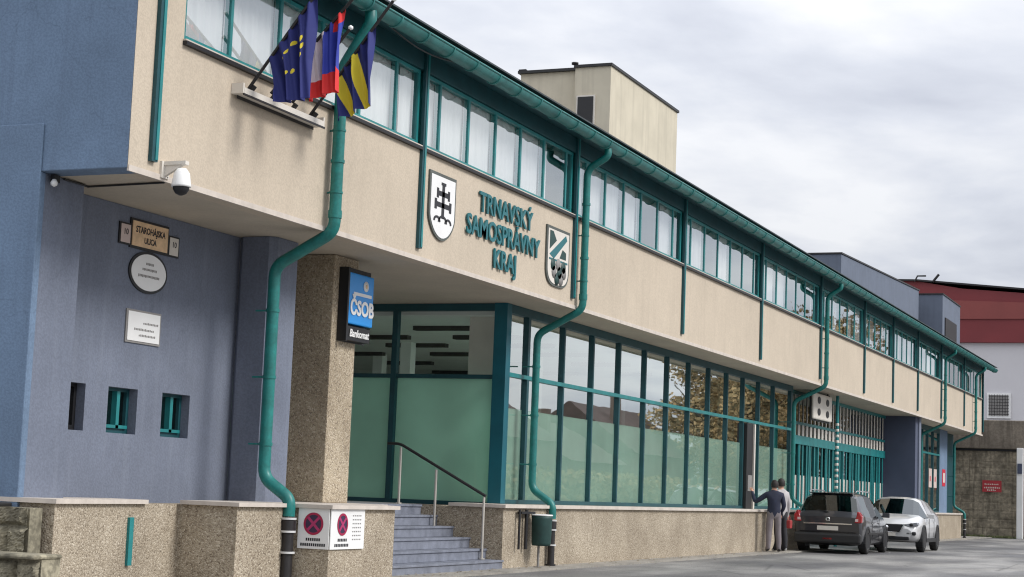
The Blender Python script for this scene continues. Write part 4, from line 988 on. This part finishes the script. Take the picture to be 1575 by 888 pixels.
# local axes: +y is the direction the figure faces, +x its right
def base_body(lean=0):
    J = {'pelvis': (0, 0, .95, (.165, .125)), 'waist': (0, .0, 1.10, (.165, .125)), 'chest': (0, -.01, 1.28, (.185, .13)), 'collar': (0, -.01, 1.42, (.14, .10)), 'neck': (0, .005, 1.50, .052), 'head0': (0, .02, 1.575, (.068, .08)), 'head': (0, .025, 1.625, (.078, .092)), 'crown': (0, .015, 1.69, (.06, .07))}
    E = [('pelvis', 'waist'), ('waist', 'chest'), ('chest', 'collar'), ('collar', 'neck'), ('neck', 'head0'), ('head0', 'head'), ('head', 'crown')]
    return J, E
def legs(J, E, feet):
    for k, s in (('l', -1), ('r', 1)):
        fx, fy = feet[k]
        J[k + 'hip'] = (s * .09, 0, .88, .105); J[k + 'knee'] = (s * .10 + (fx - s * .1) * .4, .02 + fy * .5, .50, .084); J[k + 'calf'] = (s * .10 + (fx - s * .1) * .7, fy * .75, .34, .078); J[k + 'ankle'] = (fx, fy, .10, .06); J[k + 'heel'] = (fx, fy - .04, .045, .042); J[k + 'toe'] = (fx * 1.1, fy + .17, .035, .036)
        E += [('pelvis', k + 'hip'), (k + 'hip', k + 'knee'), (k + 'knee', k + 'calf'), (k + 'calf', k + 'ankle'), (k + 'ankle', k + 'heel'), (k + 'ankle', k + 'toe')]
J, E = base_body(); legs(J, E, {'l': (-.13, -.02), 'r': (.15, .05)})
J['lsh'] = (-.185, 0, 1.40, .075); J['lel'] = (-.46, .06, 1.20, .062); J['lwr'] = (-.50, .24, 1.44, .034)
J['rsh'] = (.185, 0, 1.40, .075); J['rel'] = (.25, .0, 1.12, .062); J['rwr'] = (.20, .16, .94, .030)
E += [('collar', 'lsh'), ('lsh', 'lel'), ('lel', 'lwr'), ('collar', 'rsh'), ('rsh', 'rel'), ('rel', 'rwr')]
hand(J, E, 'lwr', (-.2, .5, .8), (1, 0, .3), 0, 'lh'); hand(J, E, 'rwr', (0, .5, -.8), (-1, 0, 0), 0, 'rh')
def zoneA(n_, c):
    if n_ in ('head', 'head0', 'crown', 'neck'): return 0
    if 'h' == n_[1:2] and (n_.startswith('lh') or n_.startswith('rh')) and n_ not in ('lhip', 'rhip', 'lheel', 'rheel'): return 0
    if n_ in ('lheel', 'rheel', 'ltoe', 'rtoe'): return 3
    if n_ in ('lknee', 'rknee', 'lcalf', 'rcalf', 'lankle', 'rankle', 'lhip', 'rhip'): return 2
    if n_ == 'pelvis' and c.z < .93: return 2
    return 1
person('person in dark navy jacket and grey trousers with one arm raised to the window', (-10.72, 42.3, .03), math.radians(25), J, E, [M['skin'], M['navy_cloth'], M['grey_cloth'], M['shoe']], zoneA, dict(face=(-.5, .87, 0)))
J, E = base_body(); legs(J, E, {'l': (-.10, .0), 'r': (.12, -.04)})
J['lsh'] = (-.18, 0, 1.40, .072); J['lel'] = (-.22, .02, 1.12, .058); J['lwr'] = (-.19, .14, .92, .03)
J['rsh'] = (.18, 0, 1.40, .072); J['rel'] = (.25, -.02, 1.13, .058); J['rwr'] = (.27, .04, .88, .03)
E += [('collar', 'lsh'), ('lsh', 'lel'), ('lel', 'lwr'), ('collar', 'rsh'), ('rsh', 'rel'), ('rel', 'rwr')]
hand(J, E, 'lwr', (0, .5, -.8), (1, 0, 0), 0, 'lh'); hand(J, E, 'rwr', (0, .1, -1), (0, 1, 0), 0, 'rh', .9)
person('person with dark hair in a paler top, half hidden behind the person in navy', (-10.72, 43.0, .03), math.radians(60), J, E, [M['skin'], M['pale_cloth'], M['dark_cloth'], M['shoe_white']], zoneA, dict(face=(0, 1, 0)), 1.03)
T = thing('handbag', 'small red bag hanging beside the person in the paler top', 'bag', (-10.44, 42.75, .62))
b = MB(); b.extr([(-.10, 0), (.10, 0), (.12, .2), (-.12, .2)], 'x', -.05, .05); b.build('bag_body', M['bag'], T, bevel=.02)
b = MB(); b.tube([(0, -.08 + .16 * k / 10, .19 + .12 * math.sin(PI * k / 10)) for k in range(11)], .009, 6); b.build('handle', M['bag'], T)

# ------------------------------------------------------------------ far end: stone wall, post, red roofed building
def rough(o, amt, sc, sub=0):
    pass
def rubble_wall(T, name, x0, x1, y, z0, z1, m, amp=.08, nx=60, nz=40, depth=.6, seed=2):
    rnd = random.Random(seed); pts = []
    cell = .42; cs = []
    z = z0
    row = 0
    cells = []
    while z < z1 + .3:
        x = x0 - rnd.uniform(0, .3)
        hgt = rnd.uniform(.26, .42)
        while x < x1 + .3:
            w_ = rnd.uniform(.3, .75); cells.append((x, x + w_, z, z + hgt, rnd.uniform(-1, 1))); x += w_
        z += hgt
    vs = []; fs = []
    for j in range(nz + 1):
        for i in range(nx + 1):
            x = x0 + (x1 - x0) * i / nx; zz = z0 + (z1 - z0) * j / nz; dd_ = 0
            for (a, c, e_, f_, r_) in cells:
                if a <= x < c and e_ <= zz < f_:
                    ed = min(x - a, c - x, zz - e_, f_ - zz); dd_ = amp * (.3 * r_ + min(1, ed / .05) * .8); break
            vs.append((x, y - dd_ - rnd.uniform(0, amp * .2), zz))
    for j in range(nz):
        for i in range(nx):
            a = j * (nx + 1) + i; fs.append((a, a + 1, a + nx + 2, a + nx + 1))
    b = MB(); b.add(vs, fs, 0, False); b.box(x0, x1, y + .0, y + depth, z0, z1); return b.build(name, m, T)
T = thing('stone_wall', 'old patched stone and concrete boundary wall at the far end of the building', 'wall', (0, 0, 0))
rubble_wall(T, 'stonework', -13.4, -8.2, 82.0, 0, 3.9, M['stone'], .022, 160, 110, 1.2)
b = MB(); b.box(-13.4, -8.2, 81.75, 83.4, 4.0, 5.30); b.build('concrete_band', M['concrete'], T, bevel=.04)
b = MB(); b.box(-13.4, -8.2, 81.9, 83.4, 3.901, 3.999); b.build('dark_ledge', M['black'], T)
b = MB()
for k in range(120):
    x = random.uniform(-12, -8.4); r = random.uniform(.05, .16); b.lathe((x, 81.75 + random.uniform(-.1, .15), -.01), [(r, 0), (r * .8, r * .6), (0, r * .9)], 'z', 6, 0, False)
tag(b.build('moss', M['moss']), 'green moss and weeds along the foot of the stone wall', 'moss', kind='stuff')
T = thing('red_notice', 'small red notice board with white writing on the old stone wall', 'sign', (-10.7, 81.86, 2.05))
b = MB(); b.box(-.42, .42, -.03, 0, 0, .52); b.build('plate', M['redplate'], T)
b = MB()
for zz, ww in ((.36, .32), (.2, .34), (.09, .2)):
    b = MB(); x = -ww
    while x < ww: b.box(x, x + .045, -.035, -.031, zz - .04, zz + .04 * random.uniform(.2, 1)); x += .08
    b.build('text_line', M['offwhite'], T)
T = thing('gate_post', 'tall white post with a dark box standing in front of the old stone wall', 'post', (-9.42, 81.3, 0))
b = MB(); b.box(-.14, .14, 0, .22, 0, 4.05); b.build('shaft', M['white'], T, bevel=.02)
b = MB(); b.box(-.10, .10, -.05, -.001, 2.9, 3.35); b.build('control_box', M['navy'], T)
T = thing('red_roofed_hall', 'large hall with deep red roof and pale walls beyond the end of the offices', 'building', (0, 0, 0))
b = MB(); b.box(-30, -2, 125, 150, 0, 12.8); b.build('wall', M['whitewall'], T)
b = MB(); b.extr([(-31, 12.81), (-1.5, 12.81), (-1.5, 15.2), (-18.4, 16.6), (-21.5, 17.15), (-31, 17.4)], 'y', 124.7, 150.3); R_ = b.build('roof', M['redroof'], T)
b = MB(); b.extr([(-30, 14.45), (-1.6, 14.45), (-1.6, 15.1), (-18.4, 15.75), (-30, 16.1)], 'y', 124.6, 124.699); b.build('roof_band', M['redband'], R_)
b = MB(); b.extr([(-31, 17.41), (-21.5, 17.16), (-1.3, 15.23), (-1.3, 15.35), (-21.5, 17.28), (-31, 17.53)], 'y', 124.5, 150.5); b.build('ridge_cap', M['trim'], R_)
b = MB(); b.tube([(-21.7, 124.4, 17.1), (-21.5, 124.4, 17.5), (-20.9, 124.4, 17.5)], .06, 6); b.tube([(-20.4, 124.4, 17.1), (-20.0, 124.4, 17.6)], .09, 6); b.build('roof_ladder', M['trim'], R_)
W = group_node('window', T); b = MB()
b.box(-16.7, -15.1, 124.85, 124.99, 7.55, 9.3); b.build('window_frame', M['white'], W)
b = MB(); b.box(-16.55, -15.25, 124.80, 124.849, 7.75, 9.15); b.build('pane', M['greyink'], W)
b = MB()
for k in range(8): b.box(-16.55 + k * .18, -16.53 + k * .18, 124.76, 124.799, 7.7, 9.2)
for k in range(7): b.box(-16.6, -15.2, 124.74, 124.759, 7.8 + k * .21, 7.83 + k * .21)
b.build('window_grid', M['trim'], W)

# ------------------------------------------------------------------ left foreground rubble
T = thing('rubble_wall', 'low crumbling stone wall with a flat slab at the bottom left corner', 'wall', (0, 0, 0))
rubble_wall(T, 'stonework', -14.5, -11.49, 14.72, 0, .92, M['stone_near'], .09, 160, 60, .2, 5)
rubble_wall(T, 'lower_stonework', -14.5, -11.02, 14.35, 0, .43, M['stone_near'], .09, 180, 30, .3, 8)
b = MB(); b.box(-14.5, -11.0, 14.2, 14.66, .431, .475); b.build('slab', M['stone_near'], T, bevel=.02)
b = MB(); b.box(-14.5, -11.88, 14.66, 14.92, .921, .965); b.build('upper_slab', M['trim'], T, bevel=.012)

# ------------------------------------------------------------------ the other side of the street (seen in the glass)
def house(name, label, x, y0, y1, h, rh, wallm):
    T = thing(name, label, 'house', (x, y0, 0)); D = y1 - y0
    b = MB(); b.box(0, 9, 0, D, 0, h); b.build('wall', wallm, T)
    b = MB(); b.extr([(-.4, h), (9.4, h), (4.5, h + rh)], 'y', -.3, D + .3); R_ = b.build('roof', M['tile'], T)
    b = MB(); b.box(2.6, 3.2, D * .3, D * .3 + .7, h, h + rh + .6); b.build('chimney', wallm, R_)
    k = 1.2
    while k < D - 1.5:
        W = group_node('window', T); f = MB(); f.box(-.06, -.001, k, k + 1.2, .95, 2.35); f.build('window_frame', M['white'], W)
        f = MB(); f.box(-.08, -.061, k + .1, k + 1.1, 1.05, 2.25); f.build('pane', M['trim'], W); k += 2.6
for (y0, y1, h, rh, wm, lab) in ((70, 82, 3.4, 2.3, 'brick', 'brown house with tiled roof, first across the street'), (84, 96, 4.2, 3.0, 'offwhite', 'taller brown house across the street'), (98, 108, 3.2, 2.6, 'brick', 'low brown house before the trees across the street'), (110, 124, 4.0, 3.4, 'offwhite', 'brown house under the trees across the street')):
    house('street_house', lab, 14.0, y0, y1, h, rh, M['brick'])
rn = random.Random(11); vs = []; fs = []
for k in range(9000):
    p = Vector((rn.uniform(11.6, 12.8), rn.uniform(62, 126), rn.uniform(0, 1) ** .7 * (2.3 + .3 * math.sin(k)))); q_ = Vector((rn.gauss(0, 1), rn.gauss(0, 1), rn.gauss(0, 1))).normalized(); u_ = q_.orthogonal().normalized() * .16; q_ = q_ * .16
    n_ = len(vs); vs += [p - q_, p + u_, p + q_, p - u_]; fs.append((n_, n_ + 1, n_ + 2, n_ + 3))
b = MB(); b.add(vs, fs); tag(b.build('hedge', M['leaf']), 'brownish hedge along the houses across the street', 'hedge', kind='stuff')
def make_tree(seed, h, r):
    rnd = random.Random(seed); T = thing('tree', 'brown leafed tree across the street', 'tree')
    b = MB(); b.tube([(0, 0, 0), (.1, 0, h * .3), (0, .1, h * .65)], [.28, .2, .09], 10)
    for k in range(9):
        a = rnd.uniform(0, 2 * PI); z = h * rnd.uniform(.28, .6); l = r * rnd.uniform(.5, .9); b.tube([(0, 0, z), (l * .5 * math.cos(a), l * .5 * math.sin(a), z + l * .35), (l * math.cos(a), l * math.sin(a), z + l * .9)], [.10, .06, .02], 6)
    b.build('trunk', M['bark'], T)
    vs = []; fs = []; cl = [(rnd.gauss(0, r * .42), rnd.gauss(0, r * .42), h * rnd.uniform(.22, .95), r * rnd.uniform(.22, .45)) for _ in range(32)]
    for k in range(8500):
        c = rnd.choice(cl); v = Vector((rnd.gauss(0, 1), rnd.gauss(0, 1), rnd.gauss(0, 1))).normalized() * c[3] * rnd.uniform(.5, 1.1)
        p = Vector(c[:3]) + v; s = rnd.uniform(.09, .2); a = Vector((rnd.gauss(0, 1), rnd.gauss(0, 1), rnd.gauss(0, 1))).normalized(); q = a.orthogonal().normalized() * s; a = a * s
        n_ = len(vs); vs += [p - a, p + q, p + a, p - q]; fs.append((n_, n_ + 1, n_ + 2, n_ + 3))
    c = MB(); c.add(vs, fs); c.build('crown', M['leaf'], T)
    return T
t0 = make_tree(3, 14, 4.2); t0.location = (13.0, 118, 0)
tl = ['brown leafed tree nearest the houses across the street', 'brown leafed tree second along the far kerb', 'broad brown tree in the middle of the row across the street', 'brown tree near the end of the row across the street', 'tall brown tree at the far end across the street', 'brown tree standing behind the row across the street']
for i, (x, y, s, rz) in enumerate(((13, 123, .95, 0), (12, 131, 1.05, 1), (14, 139, 1.05, 2.1), (12, 148, 1.15, 3.3), (15, 160, 1.3, 4), (21, 160, 1.2, 5))):
    t = t0 if i == 0 else copy_tree(t0)
    t.location = (x, y, 0); t.scale = (s, s, s); t.rotation_euler = (0, 0, rz); tag(t, tl[i], 'tree', 'trees across the street')

for o in list(COL.objects):
    if o.parent: continue
    n_ = o.name.split('.')[0]
    g_ = {'flag': 'flags hanging from the wall bracket', 'number_plate': 'house number plates beside the street plate', 'coat_of_arms': 'shields beside the wall lettering', 'no_stopping_sign': 'no stopping signs on the pebble plinth', 'person': 'people standing at the wall', 'street_house': 'houses across the street'}.get(n_)
    if g_: o['group'] = g_
